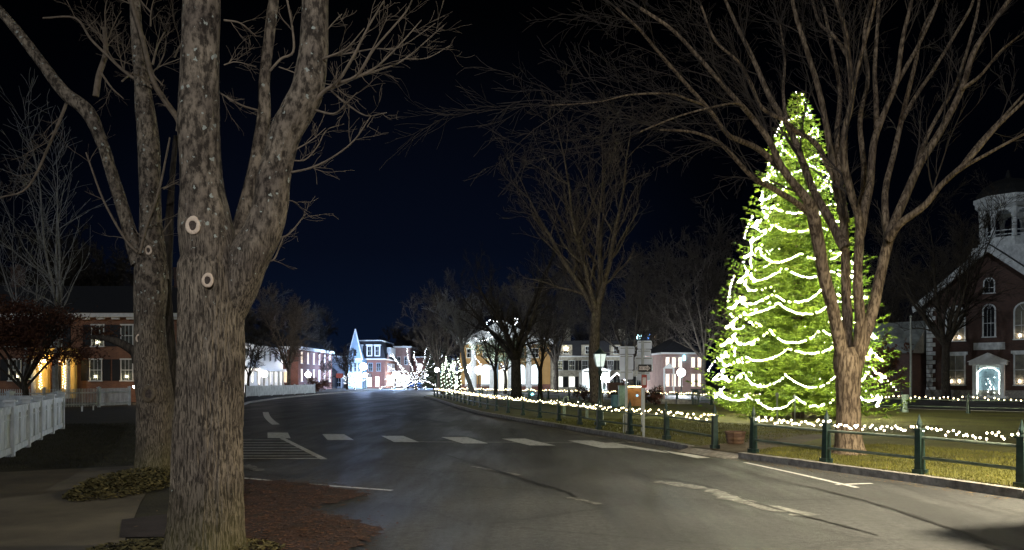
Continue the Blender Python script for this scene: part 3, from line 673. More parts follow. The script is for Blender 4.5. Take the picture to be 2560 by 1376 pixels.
E([(1885,300),(1850,262),(1810,262),(1700,290),(1600,330)], 4, 1.5, -3, -1)
E([(2116,900),(2118,800),(2114,700),(2109,560),(2088,458),(2073,356),(2048,229),(2017,127),(1987,30),(1975,-40)], 14, 4, 1.5, .2, sides=20)
E([(2112,620),(2080,560),(2037,483),(2007,407),(1976,325),(1925,244),(1885,153),(1840,60),(1800,-30)], 13, 3.5, 2.2, .3)
E([(2085,450),(2040,360),(1990,330),(1966,305),(1905,270),(1875,203),(1844,153),(1788,102),(1753,15)], 7, 2.5, -1.0, .4)
E([(1966,305),(1958,230),(1962,150),(1950,60)], 5, 2, 2.0, .8)
E([(2140,920),(2150,800),(2144,700),(2149,560),(2129,488),(2111,407),(2111,331),(2129,244),(2119,127),(2109,61),(2088,-10)], 14, 4.5, -1.0, 0, sides=20)
E([(2149,590),(2162,520),(2175,458),(2185,356),(2210,285),(2241,203),(2256,102),(2282,-10)], 13, 4, .8, 0)
E([(2192,320),(2190,250),(2187,178),(2192,90),(2198,-10)], 7, 3.5, 1.6, .4)
E([(2235,220),(2270,160),(2302,102),(2337,25),(2350,-20)], 6, 3, 1.8, .6)
E([(2129,250),(2149,153),(2180,41),(2190,-20)], 6, 3, -1.5, -.6)
E([(2118,140),(2085,90),(2050,60),(2030,0)], 5, 3, 1, 0)
E([(2135,935),(2162,840),(2182,775),(2198,700),(2226,585),(2261,498),(2302,407),(2353,325),(2404,224),(2434,132),(2480,60),(2531,-10)], 17, 4.5, .8, 0, sides=20)
E([(2222,600),(2250,560),(2312,514),(2353,463),(2424,397),(2490,320),(2560,254),(2620,200)], 11, 3, -1.5, .1)
E([(2353,463),(2400,425),(2465,387),(2560,336),(2620,310)], 6, 2.5, -2.4, -.5)
E([(2400,420),(2450,355),(2510,290),(2560,235)], 5, 2.5, .5, -.6)
E([(2218,610),(2213,483),(2236,381),(2256,290),(2287,163),(2307,76),(2353,-10)], 9, 3.5, 2.2, .4)
E([(2256,300),(2290,240),(2332,178),(2380,100),(2424,25),(2440,-20)], 5.5, 3, 2.8, 1.2)
E([(2275,470),(2312,356),(2350,280),(2393,203),(2439,51),(2450,-20)], 6, 3, 2.2, .4)
E([(2404,224),(2450,190),(2500,130),(2548,90)], 5, 2, -.8, .5)
E([(2116,560),(2100,450),(2092,340),(2100,230),(2080,120),(2060,20)], 9, 3.5, 2.8, .6)
E([(2150,560),(2160,430),(2150,300),(2170,200),(2160,90),(2180,-10)], 8, 3.5, 3.0, .6)
W.build('trunk', M_barkelm, elm, BE)
W = Wood(); rnd = random.Random(11)
for k, (p, rr) in enumerate(limbs[1:]):
    n = len(p); left = p[-1][0] < 6.6; cnt = max(3, int(n*(.34 if left else .15))) if k else 15
    for _ in range(cnt):
        i = rnd.randrange(n//3, n); d = Vector(p[min(i, n-1)]-p[i-1]).normalized(); side = rand_perp(d, rnd)
        a = rnd.uniform(.35, .85); nd = d*math.cos(a)+side*math.sin(a)+Vector((-.25 if left else .1, 0, 0))
        sprout(W, p[i], nd, rnd.uniform(.8, 2.0), max(rr[i]*.35, .008), 2, rnd, (-.02 if left else .25), .5, 4, .14, .003)
    for _ in range(2 if left else 1): sprout(W, p[-1], Vector(p[-1]-p[-2]).normalized()+rand_perp(Vector((0,0,1)), rnd)*.3, 2.2, rr[-1]*.8, 2, rnd, .1, .45, 4, .14, .003)
W.build('crown', mat('elm twig', (0.075, 0.062, 0.052), 0.9, (0.035, 0.028, 0.024), 3), elm, BE, smooth=False)

# ------------------------------------------------------------------ Christmas spruce
XS, YS = 11.6, 32.0
zz_ = np.array([0.5, 0.9, 2.2, 4.1, 7.3, 9.8, 11.4, 12.5, 13.35]); rz_ = np.array([3.2, 3.75, 3.5, 3.0, 2.1, 1.45, .92, .42, .03])
def rad(z): return np.interp(z, zz_, rz_)
spruce = thing('spruce_tree', 'tall conical evergreen on the common hung with rows of white Christmas lights', 'tree', (XS, YS, GZ))
W = Wood(); W.limb([(0,0,-.1),(0,0,4),(0,0,9),(0,0,13.1)], [.24,.18,.09,.02], 12, 6, .1); W.build('trunk', M_barkgrey, spruce)
def spruce_foliage(rad, ztop, zlo, seed, dz=0.26, per=15, bl=0.13, wd=0.05, n_t=2):
    r_ = np.random.default_rng(seed); tri = []; z = zlo
    while z < ztop:
        R0 = float(rad(z)); nb = max(5, int(per*(0.35+R0/3.0)))
        for k in range(nb):
            az = 2*PI*(k+r_.random())/nb; Lb = R0*r_.uniform(.74, 1.12)*(1.08 if r_.random() < .2 else 1); m = max(3, int(Lb/0.13)); u = np.linspace(0.12, 1, m)
            sag = r_.uniform(.10, .26)
            c, s = math.cos(az), math.sin(az)
            rr = u*Lb; zc = z+0.25*Lb*0.3-sag*Lb*np.sin(u*2.2)+0.10*Lb*u**3
            pts = np.stack([rr*c, rr*s, zc], 1); side = np.array([-s, c, 0]); fwd = np.array([c, s, 0])
            for i in range(m):
                if r_.random() < .10: continue
                tl = (0.10+0.36*(1-u[i])*min(1, Lb/2))*r_.uniform(.7, 1.3)+.05
                for sg in (-1, 1):
                    d = side*sg*0.85+fwd*r_.uniform(.35, .9)+np.array([0, 0, r_.uniform(-.35, .12)]); d /= np.linalg.norm(d)
                    nt = max(1, int(tl/.11))
                    for q in range(nt):
                        b0 = pts[i]+d*tl*q/nt; 
                        for e in range(n_t):
                            dd = d+r_.normal(0, .38, 3); dd /= np.linalg.norm(dd); pr = np.cross(dd, r_.normal(0, 1, 3)); pr /= np.linalg.norm(pr)+1e-6
                            tri.append((b0-pr*wd*.5, b0+pr*wd*.5, b0+dd*bl*r_.uniform(.7, 1.3)))
            for e in range(5):
                dd = fwd+r_.normal(0, .3, 3); dd /= np.linalg.norm(dd); pr = np.cross(dd, r_.normal(0, 1, 3)); pr /= np.linalg.norm(pr)
                tri.append((pts[-1]-pr*wd*.6, pts[-1]+pr*wd*.6, pts[-1]+dd*bl*1.5))
        z += dz*r_.uniform(.8, 1.2)*(0.6+0.4*R0/3)
    V = np.array(tri).reshape(-1, 3); return V, np.arange(len(V)).reshape(-1, 3)
M_needle = mat('spruce needles', (0.21, 0.30, 0.022), 0.7, (0.06, 0.11, 0.012), 1.5)
V, Fc = spruce_foliage(rad, 13.2, 0.55, 5, dz=.32, per=24)
print('spruce tris', len(Fc))
link('crown', np_mesh('crown', V, Fc), M_needle, spruce)
# strings of lights: swags round the cone
bul = []; r_ = random.Random(3); wires = []
row = 0; zr = 1.15
while zr < 12.6:
    R0 = rad(zr); per = 2*PI*R0; ns = max(3, round(per/(2.1 if R0 > 1.5 else 1.5))); ph = r_.random()*6.28; poly = []
    zs = [zr+r_.uniform(-.28,.28) for _ in range(ns)]; sg = [min(.55, .20*per/ns)*r_.uniform(.6,1.3) for _ in range(ns)]; nb = int(per/0.115)
    for i in range(nb):
        t_ = i/nb*ns; k = int(t_); f = t_-k; k2 = (k+1) % ns
        z = zs[k]*(1-f)+zs[k2]*f-sg[k]*4*f*(1-f); th = ph+2*PI*i/nb
        rr = float(rad(z))*(0.91-0.14*abs(f-.5))+r_.uniform(-.05,.05)
        if (f < .03 and r_.random() < .5) or r_.random() < .06: continue
        q = np.array([XS+rr*math.cos(th), YS+rr*math.sin(th), GZ+z+r_.uniform(-.025,.025)]); bul.append(q); poly.append(q)
    wires.append(poly)
    # ties climbing between rows
    for _ in range(1):
        th = r_.random()*6.28; 
        for j in range(7):
            z = zr+j*.12; rr = float(rad(z))*1.0; a = th+j*.07
            bul.append(np.array([XS+rr*math.cos(a), YS+rr*math.sin(a), GZ+z]))
    zr += .78 if R0 > 2.6 else (.80 if R0 > 1.6 else .85); row += 1
for j in range(7):
    z = 12.3+j*.16; rr = float(rad(z))*1.0+.03; a = j*2.4; bul.append(np.array([XS+rr*math.cos(a), YS+rr*math.sin(a), GZ+z]))
light_string('long string of white bulbs looped in swags around the tall spruce', bul, 0.018, M_tree, wirepts=wires)
print('tree bulbs', len(bul))
# small spruce saplings and stakes beneath it
for px, py, h, lab in ((1848,1032,2.6,'small spruce sapling at the lit left foot of the tall spruce'),(2268,0,0,None)):
    if lab:
        x, y = G(px, py, GZ); s = thing('spruce_sapling', lab, 'tree', (x, y, GZ))
        W = Wood(); W.limb([(0,0,-.05),(0,0,.8),(0,0,1.6)], [.05,.04,.02], 8, 3); W.build('trunk', M_barkgrey, s)
        V, Fc = spruce_foliage(lambda z: np.interp(z, [0,.3,1.7], [.5,.75,.03]), 1.65, .15, 9, dz=.16, per=12); link('crown', np_mesh('crown', V, Fc), M_needle, s)
for px, py, ty, lab in ((1943,1062,985,'thin pale stake standing before the spruce, left of the pair'),(1987,1060,990,'thin pale stake standing before the spruce, right of the pair')):
    x, y = G(px, py, GZ); mb = MB(); mb.bar((0,0,-.05),(0,0,(py-ty)/F*y), .05, n=8); mb.lathe([(.05,(py-ty)/F*y-.1),(.06,(py-ty)/F*y),(0.01,(py-ty)/F*y+.05)], n=8)
    o = mb.build('garden_stake', M_metal); o.location = (x, y, GZ); tag(o, lab, 'stake')

# ------------------------------------------------------------------ green rail fences
def fence_post(s=1.0, h=0.98):
    """tapered square post with an acorn finial"""
    mb = MB()
    def sq(w, z): return [(-w,-w,z),(w,-w,z),(w,w,z),(-w,w,z)]
    mb.prism(sq(.085,-.05), sq(.085,.09)); mb.prism(sq(.060,.088), sq(.049,.74*h)); mb.prism(sq(.070,.742*h), sq(.070,.775*h))
    mb.lathe([(.034,.774*h),(.030,.80*h),(.046,.83*h),(.046,.86*h),(.034,.90*h),(.016,.965*h),(.004,1.02*h)], n=10)
    me = bpy.data.meshes.new('post'); me.from_pydata(mb.v, [], mb.f); me.update(); me.materials.append(M_greenpaint); return me
POST = fence_post(); M_rail = mat('worn lamplit rail paint', (0.15, 0.19, 0.15), 0.5, (0.05, 0.08, 0.065), 4, spec=.5)  # worn rails, coloured paler than the posts for lamplight on their tops
def rail_fence(label, pts, breaks=()):
    o = pts[0]; t = thing('rail_fence', label, 'fence', (o[0], o[1], GZ))
    for i, (x, y) in enumerate(pts):
        a = pts[min(i+1, len(pts)-1)]; b = pts[max(i-1, 0)]; ang = math.atan2(a[1]-b[1], a[0]-b[0])
        p = link('post', POST, None, t, (x-o[0], y-o[1], random.uniform(-.02,.01))); p.rotation_euler = (random.uniform(-.02,.02), random.uniform(-.02,.02), ang)
    for i in range(len(pts)-1):
        if i in breaks: continue
        (x0,y0),(x1,y1) = pts[i], pts[i+1]
        for z in (.60, .27):
            mb = MB(); mb.bar((x0-o[0],y0-o[1],z+random.uniform(-.01,.01)),(x1-o[0],y1-o[1],z+random.uniform(-.01,.01)), .052, n=8)
            mb.build('rail', M_rail, t)
    return t
near = [G(1883,1133,GZ), G(2065,1157,GZ), G(2300,1186,GZ), G(2556,1219,GZ), (8.45,9.3), (9.1,6.9), (9.8,4.6)]
rail_fence('dark green rail fence nearest on the right, behind the warm lit kerb', near)
mid = [G(1787,1122,GZ), G(1667,1099,GZ), G(1575,1086,GZ), G(1497,1074,GZ)]
def resample(pts, step):
    c = catmull([(x, y, 0) for x, y in pts], 20)[:, :2]; L = np.concatenate([[0], np.cumsum(np.linalg.norm(np.diff(c, axis=0), axis=1))])
    n = int(L[-1]/step); s = np.linspace(0, L[-1], n+1); return [(float(np.interp(q, L, c[:, 0])), float(np.interp(q, L, c[:, 1]))) for q in s]
tail = resample([mid[-1], (2.25,27.5), (1.05,32.3), (-.75,39.2), (-2.5,48.2), (-5.2,64), (-7.3,74)], 2.5)
fmid = mid+tail[1:]
rail_fence('long dark green rail fence curving away along the road kerb', fmid)
farpts = resample([(-5.6,79.5), (2.5,64.5), (11.2,50.2), (16.8,42.0), (22.4,35.2), (31,28.0), (40,22)], 2.9)
rail_fence('far dark green rail fence along the back edge of the common', farpts)
def garland(pts, z0, sag, n_per, rnd, zj=.06, wrap=.05):
    out = []
    for (x0,y0),(x1,y1) in zip(pts[:-1], pts[1:]):
        L = math.hypot(x1-x0, y1-y0); n = max(2, int(L*n_per))
        for k in range(n):
            f = k/n; out.append(np.array([x0+(x1-x0)*f+rnd.uniform(-wrap,wrap)*.6, y0+(y1-y0)*f+rnd.uniform(-wrap,wrap), GZ+z0-sag*4*f*(1-f)+rnd.uniform(-zj,zj)]))
    return out
rq = random.Random(8)
light_string('string of warm white bulbs along the top of the nearest rail fence', garland(near, .75, .045, 17, rq, .055, .05), .016, M_warm_near, n=1)
light_string('string of warm white bulbs along the long curving rail fence', garland(fmid, .72, .05, 7, rq, .07, .04), .026, M_warm)
light_string('string of warm white bulbs along the far rail fence', garland(farpts, .70, .04, 5, rq, .07), .038, M_warm)

# ------------------------------------------------------------------ white picket and board fences on the left
def cap_post(parent, x, y, rz, h, w=.075):
    mb = MB(); mb.box(-w,w,-w,w,-.05,h-.06); mb.box(-w-.035,w+.035,-w-.035,w+.035,h-.06,h-.015)
    mb.prism([(-w,-w,h-.0149),(w,-w,h-.0149),(w,w,h-.0149),(-w,w,h-.0149)], [(-.01,-.01,h+.03),(.01,-.01,h+.03),(.01,.01,h+.03),(-.01,.01,h+.03)])
    o = mb.build('post', M_whitedirty, parent); o.location = (x, y, 0); o.rotation_euler = (0,0,rz); return o
def white_fence(label, pts, h=1.15, pw=.075, pick=.04, gap=.05, solid=False, step=2.4, picketed=True):
    o = pts[0]; t = thing('picket_fence', label, 'fence', (o[0], o[1], 0)); rp = resample(pts, step) if len(pts) > 2 else None
    if rp is None:
        (x0,y0),(x1,y1) = pts; L = math.hypot(x1-x0, y1-y0); n = max(1, round(L/step)); rp = [(x0+(x1-x0)*k/n, y0+(y1-y0)*k/n) for k in range(n+1)]
    for i, (x, y) in enumerate(rp):
        a = rp[min(i+1, len(rp)-1)]; b = rp[max(i-1, 0)]; cap_post(t, x-o[0], y-o[1], math.atan2(a[1]-b[1], a[0]-b[0]), h+.10, pw)
    for (x0,y0),(x1,y1) in zip(rp[:-1], rp[1:]):
        L = math.hypot(x1-x0, y1-y0); a = math.atan2(y1-y0, x1-x0); q = MB()
        if solid:
            q.box(pw,L-pw,-.045,.045,.06,.20); q.box(pw,L-pw,-.045,.045,h-.22,h-.10); q.box(pw,L-pw,-.06,.06,h-.099,h-.055)
            q.box(pw,L-pw,-.035,.035,h-.36,h-.33)
            x = pw+.005
            while x < L-pw-.02:
                q.box(x, min(x+.135, L-pw), -.016+random.uniform(-.003,.003), .016, .201, h-.221); x += .142
            q.box(L/2-.05,L/2+.05,-.04,.04,.2015,h-.2215)
        else:
            q.box(pw,L-pw,-.02,.02,.16,.24); q.box(pw,L-pw,-.02,.02,h-.28,h-.20); x = pw+gap
            while x < L-pw-pick:
                q.box(x, x+pick, -.042, -.0201, .06, h+.012*math.sin(PI*x/L)); x += pick+gap
        p = q.build('panel', M_whitedirty, t); p.location = (x0-o[0], y0-o[1], 0); p.rotation_euler = (0,0,a)
    return t
white_fence('near white board fence with capped posts at the left edge', [(-8.2,9.5),(-10.45,16.1),(-12.9,21.4),(-15.2,26.6)], 1.13, .085, solid=True, step=2.55)
white_fence('short white board fence return running back from the near fence corner', [(-15.35,26.7),(-19.5,28.0)], 1.16, .085, solid=True, step=2.2)
white_fence('fine white picket fence before the orange brick house', [(-33,41.8),(-25.9,45.2),(-24.9,51.3)], 1.12, .06, .035, .065, step=2.9)
white_fence('white picket fence running on beyond the second trunk', [(-24.7,52.4),(-24.9,62),(-25.4,73)], 1.08, .06, .05, .05, step=2.9)
white_fence('far white picket fence before the white and brick houses', [(-25.5,75.5),(-25.1,85),(-24.3,97)], 1.05, .07, .07, .04, step=3.1)

# ------------------------------------------------------------------ buildings
def frame_side(name, parent, side, w, d):
    """an Empty-less helper: returns fn mapping (s, out, z) on a wall to local coordinates"""
    if side == 'front': return lambda s, o, z: (s, -o, z)
    if side == 'right': return lambda s, o, z: (w/2+o, s, z)
    if side == 'left': return lambda s, o, z: (-w/2-o, s, z)
def wbox(mb, fn, s0, s1, o0, o1, z0, z1):
    a = fn(s0, o0, z0); b = fn(s1, o1, z1)
    mb.box(min(a[0],b[0]), max(a[0],b[0]), min(a[1],b[1]), max(a[1],b[1]), min(a[2],b[2]), max(a[2],b[2]))
def window(parent, fn, s, z0, z1, w, fm=None, pm=None, sh=None, grid=(2,2), lintel=None, arch=False, fw=.07, label=None):
    fm = fm or M_white; pm = pm or M_glass; f = MB(); h = z1-z0
    top = z1-(w/2 if arch else 0)
    wbox(f, fn, s-w/2, s-w/2+fw, .0, .07, z0, top); wbox(f, fn, s+w/2-fw, s+w/2, .0, .07, z0, top)
    wbox(f, fn, s-w/2-.05, s+w/2+.05, .0, .13, z0-.09, z0-.002)
    if not arch: wbox(f, fn, s-w/2-.04, s+w/2+.04, .0, .09, z1+.001, z1+.10)
    wbox(f, fn, s-w/2+fw, s+w/2-fw, .0, .055, (z0+top)/2-.025, (z0+top)/2+.025)
    nx, nz = grid
    for i in range(1, nx): x = s-w/2+fw+(w-2*fw)*i/nx; wbox(f, fn, x-.014, x+.014, .0, .04, z0, top)
    if arch:
        n = 10; ro, ri = w/2, w/2-fw
        for i in range(n):
            a0, a1 = PI*i/n, PI*(i+1)/n
            pts = [fn(s+r*math.cos(a), o, top+r*math.sin(a)) for o in (0, .07) for r, a in ((ri,a0),(ro,a0),(ro,a1),(ri,a1))]
            f.prism(pts[:4], pts[4:])
        for a in (PI/3, PI/2, 2*PI/3):
            p = fn(s+ri*.25*math.cos(a), .03, top+ri*.25*math.sin(a)); q = fn(s+ri*math.cos(a), .03, top+ri*math.sin(a)); f.bar(p, q, .03)
    fo = f.build('window', fm, parent)
    if label: fo['label'] = label
    p = MB(); wbox(p, fn, s-w/2+fw*.5, s+w/2-fw*.5, -.01, .02, z0+.001, top)
    if arch:
        n = 12; ring = [fn(s+(w/2-fw*.5)*math.cos(PI*i/n), .02, top+.001+(w/2-fw*.5)*math.sin(PI*i/n)) for i in range(n+1)]
        b = len(p.v); p.v += ring; p.f.append(tuple(range(b, b+n+1)))
    p.build('pane', pm, fo)
    if sh:
        for sg in (-1, 1):
            q = MB(); a = s+sg*(w/2+.06) if sg > 0 else s-w/2-.06-sh
            wbox(q, fn, a, a+sh, .0, .05, z0-.04, z1+.04)
            for zz in (z0+h*.5,): wbox(q, fn, a+.03, a+sh-.03, .051, .065, zz-.04, zz+.04)
            q.build('shutter', M_black, parent)
    if lintel:
        q = MB(); wbox(q, fn, s-w/2-.18, s+w/2+.18, .0, .12, z1+.102, z1+.36); q.build('lintel', lintel, parent)
    return fo
def walls(parent, w, d, h, m, name='wall', z0=-.3):
    mb = MB(); mb.box(-w/2, w/2, 0, d, z0, h); return mb.build(name, m, parent)
def roof(parent, w, d, h, rh, kind='gable', m=None, ov=.4, name='roof'):
    m = m or M_slate; mb = MB(); x0, x1, y0, y1 = -w/2-ov, w/2+ov, -ov, d+ov; z = h+.004
    if kind == 'gable':      # ridge along x
        mb.poly([(x0,y0,z),(x1,y0,z),(x1,y1,z),(x0,y1,z),(x0,(y0+y1)/2,z+rh),(x1,(y0+y1)/2,z+rh)], [(0,3,2,1),(0,1,5,4),(2,3,4,5),(1,2,5),(3,0,4)])
    elif kind == 'gabley':
        mb.poly([(x0,y0,z),(x1,y0,z),(x1,y1,z),(x0,y1,z),(0,y0,z+rh),(0,y1,z+rh)], [(0,3,2,1),(0,4,5,3),(1,2,5,4),(0,1,4),(2,3,5)])
    elif kind == 'hip':
        i = min((x1-x0), (y1-y0))/2*.9
        mb.poly([(x0,y0,z),(x1,y0,z),(x1,y1,z),(x0,y1,z),(x0+i,(y0+y1)/2,z+rh),(x1-i,(y0+y1)/2,z+rh)] if (x1-x0) >= (y1-y0) else
                [(x0,y0,z),(x1,y0,z),(x1,y1,z),(x0,y1,z),(0,y0+i,z+rh),(0,y1-i,z+rh)],
                [(0,3,2,1),(0,1,5,4),(2,3,4,5),(1,2,5),(3,0,4)] if (x1-x0) >= (y1-y0) else [(0,3,2,1),(0,4,5,3),(1,2,5,4),(0,1,4),(2,3,5)])
    elif kind == 'mansard':
        i = .55*rh/2
        mb.prism([(x0,y0,z),(x1,y0,z),(x1,y1,z),(x0,y1,z)], [(x0+i,y0+i,z+rh),(x1-i,y0+i,z+rh),(x1-i,y1-i,z+rh),(x0+i,y1-i,z+rh)])
    return mb.build(name, m, parent)
def cornice(parent, w, d, h, m=None, t=.35, o=.3, dentil=0):
    mb = MB()
    z0, z1 = h-t, h-.002
    mb.box(-w/2-o,w/2+o,-o,-.002,z0,z1); mb.box(w/2+.002,w/2+o,0,d+o,z0,z1); mb.box(-w/2-o,-w/2-.002,0,d+o,z0,z1)
    if dentil:
        x = -w/2
        while x < w/2-.2: mb.box(x,x+dentil*.5,-o*.6,-.002,z0-.16,z0-.002); x += dentil
    return mb.build('cornice', m or M_white, parent)
def chimney(parent, x, y, z0, z1, w=.8, d=.6, m=None):
    mb = MB(); mb.box(x-w/2,x+w/2,y-d/2,y+d/2,z0,z1-.15); mb.box(x-w/2-.06,x+w/2+.06,y-d/2-.06,y+d/2+.06,z1-.149,z1); mb.box(x-.15,x+.15,y-.15,y+.15,z1+.001,z1+.25); return mb.build('chimney', m or M_brickd, parent)

# orange brick house (left)
h = thing('brick_house', 'orange lit two storey brick house behind the pickets at the left', 'house', (-33, 58, 0))
w, d = 17, 10; walls(h, w, d, 6.3, M_bricko); cornice(h, w, d, 6.55, M_white, .3, .35, 1.1); rf = roof(h, w, d, 6.55, 2.6, 'gable'); chimney(rf, -6.5, 5, 7.5, 10.6); chimney(rf, 6.5, 5, 7.5, 10.6)
fr = frame_side('', h, 'front', w, d)
sx = lambda px, D=58, cx=-33: (px-1280)/F*D-cx
for px in (38, 240, 318, 395): window(h, fr, sx(px), 1.62, 3.12, .95, pm=M_glassgrey, sh=.55, grid=(3,2), label='ground floor sash window with an electric candle glow')
for px in (30, 140, 245, 318, 395): window(h, fr, sx(px), 4.15, 5.65, .95, pm=M_glassgrey, sh=.55, grid=(3,2))
window(h, fr, sx(78), 1.75, 3.0, .8, pm=M_glassgrey, grid=(3,2))
# porch with lit pilasters
mb = MB(); px0, px1 = sx(100), sx(192)
for a, b in ((sx(98), sx(126)), (sx(160), sx(193))):
    wbox(mb, fr, a, b, .0, .35, .3, 3.2)
mb.box(px0-.3, px1+.3, -1.2, -.001, 3.201, 3.5); mb.box(px0-.1, px1+.1, -1.0, -.05, 3.501, 3.95)
M_lityellow = mat('wood tinted lamplight yellow', (.70,.50,.16), .6, (.6,.4,.12), 2)  # yellow lamplight on the porch is put into the wood colour
mb.build('porch', M_lityellow, h)
mb = MB(); 
for a in (px0-.05, px1+.05-.3): mb.lathe([(.17,.3),(.15,.5),(.14,2.9),(.18,3.18)], a+.15, -.95, 12)
mb.build('porch_column', M_white, h)
mb = MB(); wbox(mb, fr, sx(130), sx(156), 0, .08, .3, 2.7); mb.build('front_door', M_black, h)
pts = [np.array([-33+sx(px), 57.45+.06*math.sin(k*2.1), 1.0+k*.062]) for px in (112, 171) for k in range(37)]
pts = [p+np.array([.09*math.sin(i*1.9), 0, 0]) for i, p in enumerate(pts)]+[np.array([-33+sx(px), 57.05, 3.0]) for px in (100,104,122,165,168,186,190)]
light_string('string lights wound down the porch pilasters of the orange house', pts, .032, M_warm)
def candle(x, y, z, lab, r=.05, m=None):
    t = thing('window_candle', lab, 'candle light', (x, y, z), group='electric candles in windows')
    mb = MB(); mb.lathe([(.05,0),(.05,.02),(.018,.03),(.018,.2)], n=8); mb.build('stem', M_white, t)
    v, f = ico(r, 1); me = bpy.data.meshes.new('bulb'); me.from_pydata([(a*.7,b*.7,c*1.3) for a,b,c in v], [], f); me.update(); o = link('bulb', me, m or M_candle, t, (0,0,.2+r)); return t
M_candle = emis('candle bulb', (1.0,.86,.55), 45)
for px, z, lab in ((240,1.63,'candle light in the ground floor window just right of the lit porch'),(318,1.63,'candle light in the ground floor window beside the second trunk'),(45,1.63,'candle light in the leftmost ground floor window'),(82,1.76,'candle light in the small window left of the porch'),(245,4.16,'candle light in the upper window above the porch side'),(4,4.2,'candle light in an upper window at the left edge')):
    candle((px-1280)/F*58, 57.9, z, lab, .055)

def house_lamp(lab, x, y, z, r, m):
    t = thing('house_lamp', lab, 'lamp', (x, y, z)); v, f = ico(r, 2); me = bpy.data.meshes.new('globe'); me.from_pydata(v, [], f); me.update(); link('globe', me, m, t); mb = MB(); mb.lathe([(r*.7,r*.8),(.02,r*1.3),(.02,r*1.3+.3)], n=10); mb.build('hanger', M_black, t)
house_lamp('warm lamp hung in the porch of the orange brick house', -33.45, 56.4, 3.0, .10, emis('amber porch globe', (1,.66,.28), 120))
house_lamp('warm fill lamp added low before the right end of the orange brick house', -26.6, 55.5, 1.15, .09, emis('amber fill globe', (1,.72,.45), 90))  # unseen source added to brighten the brick wall
# white house, side on
def side_house(label, p0, p1, depth, hh, rh, wallm, seed=0, bays=7, lit=M_glass, lit2=M_glass, ww=.95, kind='hip', name='house', shut=None, gz=(1.3,2.9,4.3,5.6), sidewin=None):
    cx, cy = (p0[0]+p1[0])/2, (p0[1]+p1[1])/2; L = math.hypot(p1[0]-p0[0], p1[1]-p0[1]); a = math.atan2(p1[1]-p0[1], p1[0]-p0[0])
    t = thing(name, label, 'house', (cx, cy, 0), a); walls(t, L, depth, hh, wallm); cornice(t, L, depth, hh+.25, M_white, .5, .45); roof(t, L, depth, hh+.25, rh, kind)
    fn = frame_side('', t, 'front', L, depth)
    for k in range(bays):
        s = -L/2+L*(k+.5)/bays
        window(t, fn, s, gz[0], gz[1], ww, pm=lit, sh=shut); window(t, fn, s, gz[2], gz[3], ww, pm=lit2, sh=shut)
    if sidewin:
        fl = frame_side('', t, 'left', L, depth)
        for s, z0, z1, m_ in sidewin: window(t, fl, s, z0, z1, .9, pm=m_)
    return t, L, a
t, L, a = side_house('white clapboard house with lit porch just right of the big trunk', (-33.6,98), (-34.6,119), 10, 6.0, 2.6, M_white, lit=M_litpale, lit2=M_glass, name='white_house')
chimney(t, -3, 5, 6.5, 10.5)
mb = MB()
for s in (-9,-6.5,-4,-1.5,1,3.5): mb.lathe([(.16,.2),(.13,2.8)], s, -1.7, 8)
mb.box(-9.6,4.2,-2.0,-.01,2.801,3.15); mb.build('porch', M_white, t)
t, L, a = side_house('red brick house with tall lit windows beyond the white house', (-33.9,125), (-33.6,147), 10, 6.7, 3.2, M_brickr, bays=6, lit=M_litwarm, lit2=M_litwarm, name='brick_house', gz=(1.4,3.3,4.3,6.1), sidewin=[(2.2,1.3,3.0,M_litwarm),(5,4.2,5.7,M_glass),(2.2,4.2,5.7,M_glass)])
chimney(t, 1, 6, 8, 12.3, .9); chimney(t, -8, 5, 8, 12.3, .9)
# shed, stucco block, red awning
t = thing('shed', 'small dark gabled outbuilding left of the grey stucco block', 'shed', (-35.6, 150, 0)); walls(t, 2.8, 5, 3.2, M_slate); roof(t, 2.8, 5, 3.2, 1.4, 'gabley', ov=.2); fn = frame_side('', t, 'front', 2.8, 5); window(t, fn, 0, .8, 2.4, 1.0, pm=M_glassgrey)
t = thing('stucco_building', 'low flat roofed grey stucco building left of the steep white gable', 'building', (-33.3, 154, 0)); walls(t, 4.6, 10, 6.1, M_greyclap); cornice(t, 4.6, 10, 6.35, M_white, .3, .2)
mb = MB(); mb.box(-1.5,.3,-.9,-.001,2.0,2.9); mb.build('awning', mat('red awning cloth', (.55,.10,.05), .8), t)
mb = MB(); mb.bar((-1.3,-.8,0),(-1.3,-.8,2.0), .14); mb.bar((.1,-.8,0),(.1,-.8,2.0), .14); mb.build('awning_post', M_white, t)
fn = frame_side('', t, 'front', 4.6, 10); window(t, fn, -.6, .3, 2.0, 1.4, pm=M_glass)
# steep white gable / turret
t = thing('turret_house', 'narrow pale blue building with a steep white pointed gable beside the mansard block', 'building', (-30.0, 150.5, 0)); w_, d_ = 2.6, 6
walls(t, w_, d_, 5.6, M_bluewhite)
mb = MB(); mb.poly([(-1.35,-.1,5.604),(1.35,-.1,5.604),(1.35,3.0,5.604),(-1.35,3.0,5.604),(-.1,.9,11.4)], [(0,3,2,1),(0,1,4),(1,2,4),(2,3,4),(3,0,4)]); mb.build('spire_roof', M_bluewhite, t)
mb = MB(); mb.bar((1.38,-.12,5.7),(-.1,.85,11.42), .22); mb.bar((-1.38,-.12,5.7),(-.1,.85,11.42), .10); mb.box(-1.5,1.5,-.3,-.102,5.45,5.7); mb.build('barge_board', M_white, t)
fn = frame_side('', t, 'front', w_, d_)
for s in (-.75, .1, .85): window(t, fn, s, 3.2, 4.9, .55, pm=M_glass, fm=M_bluewhite)
mb = MB(); mb.box(-.28,.28,-.05,.5,6.2,7.4); mb.build('gable_window', M_glass, t)
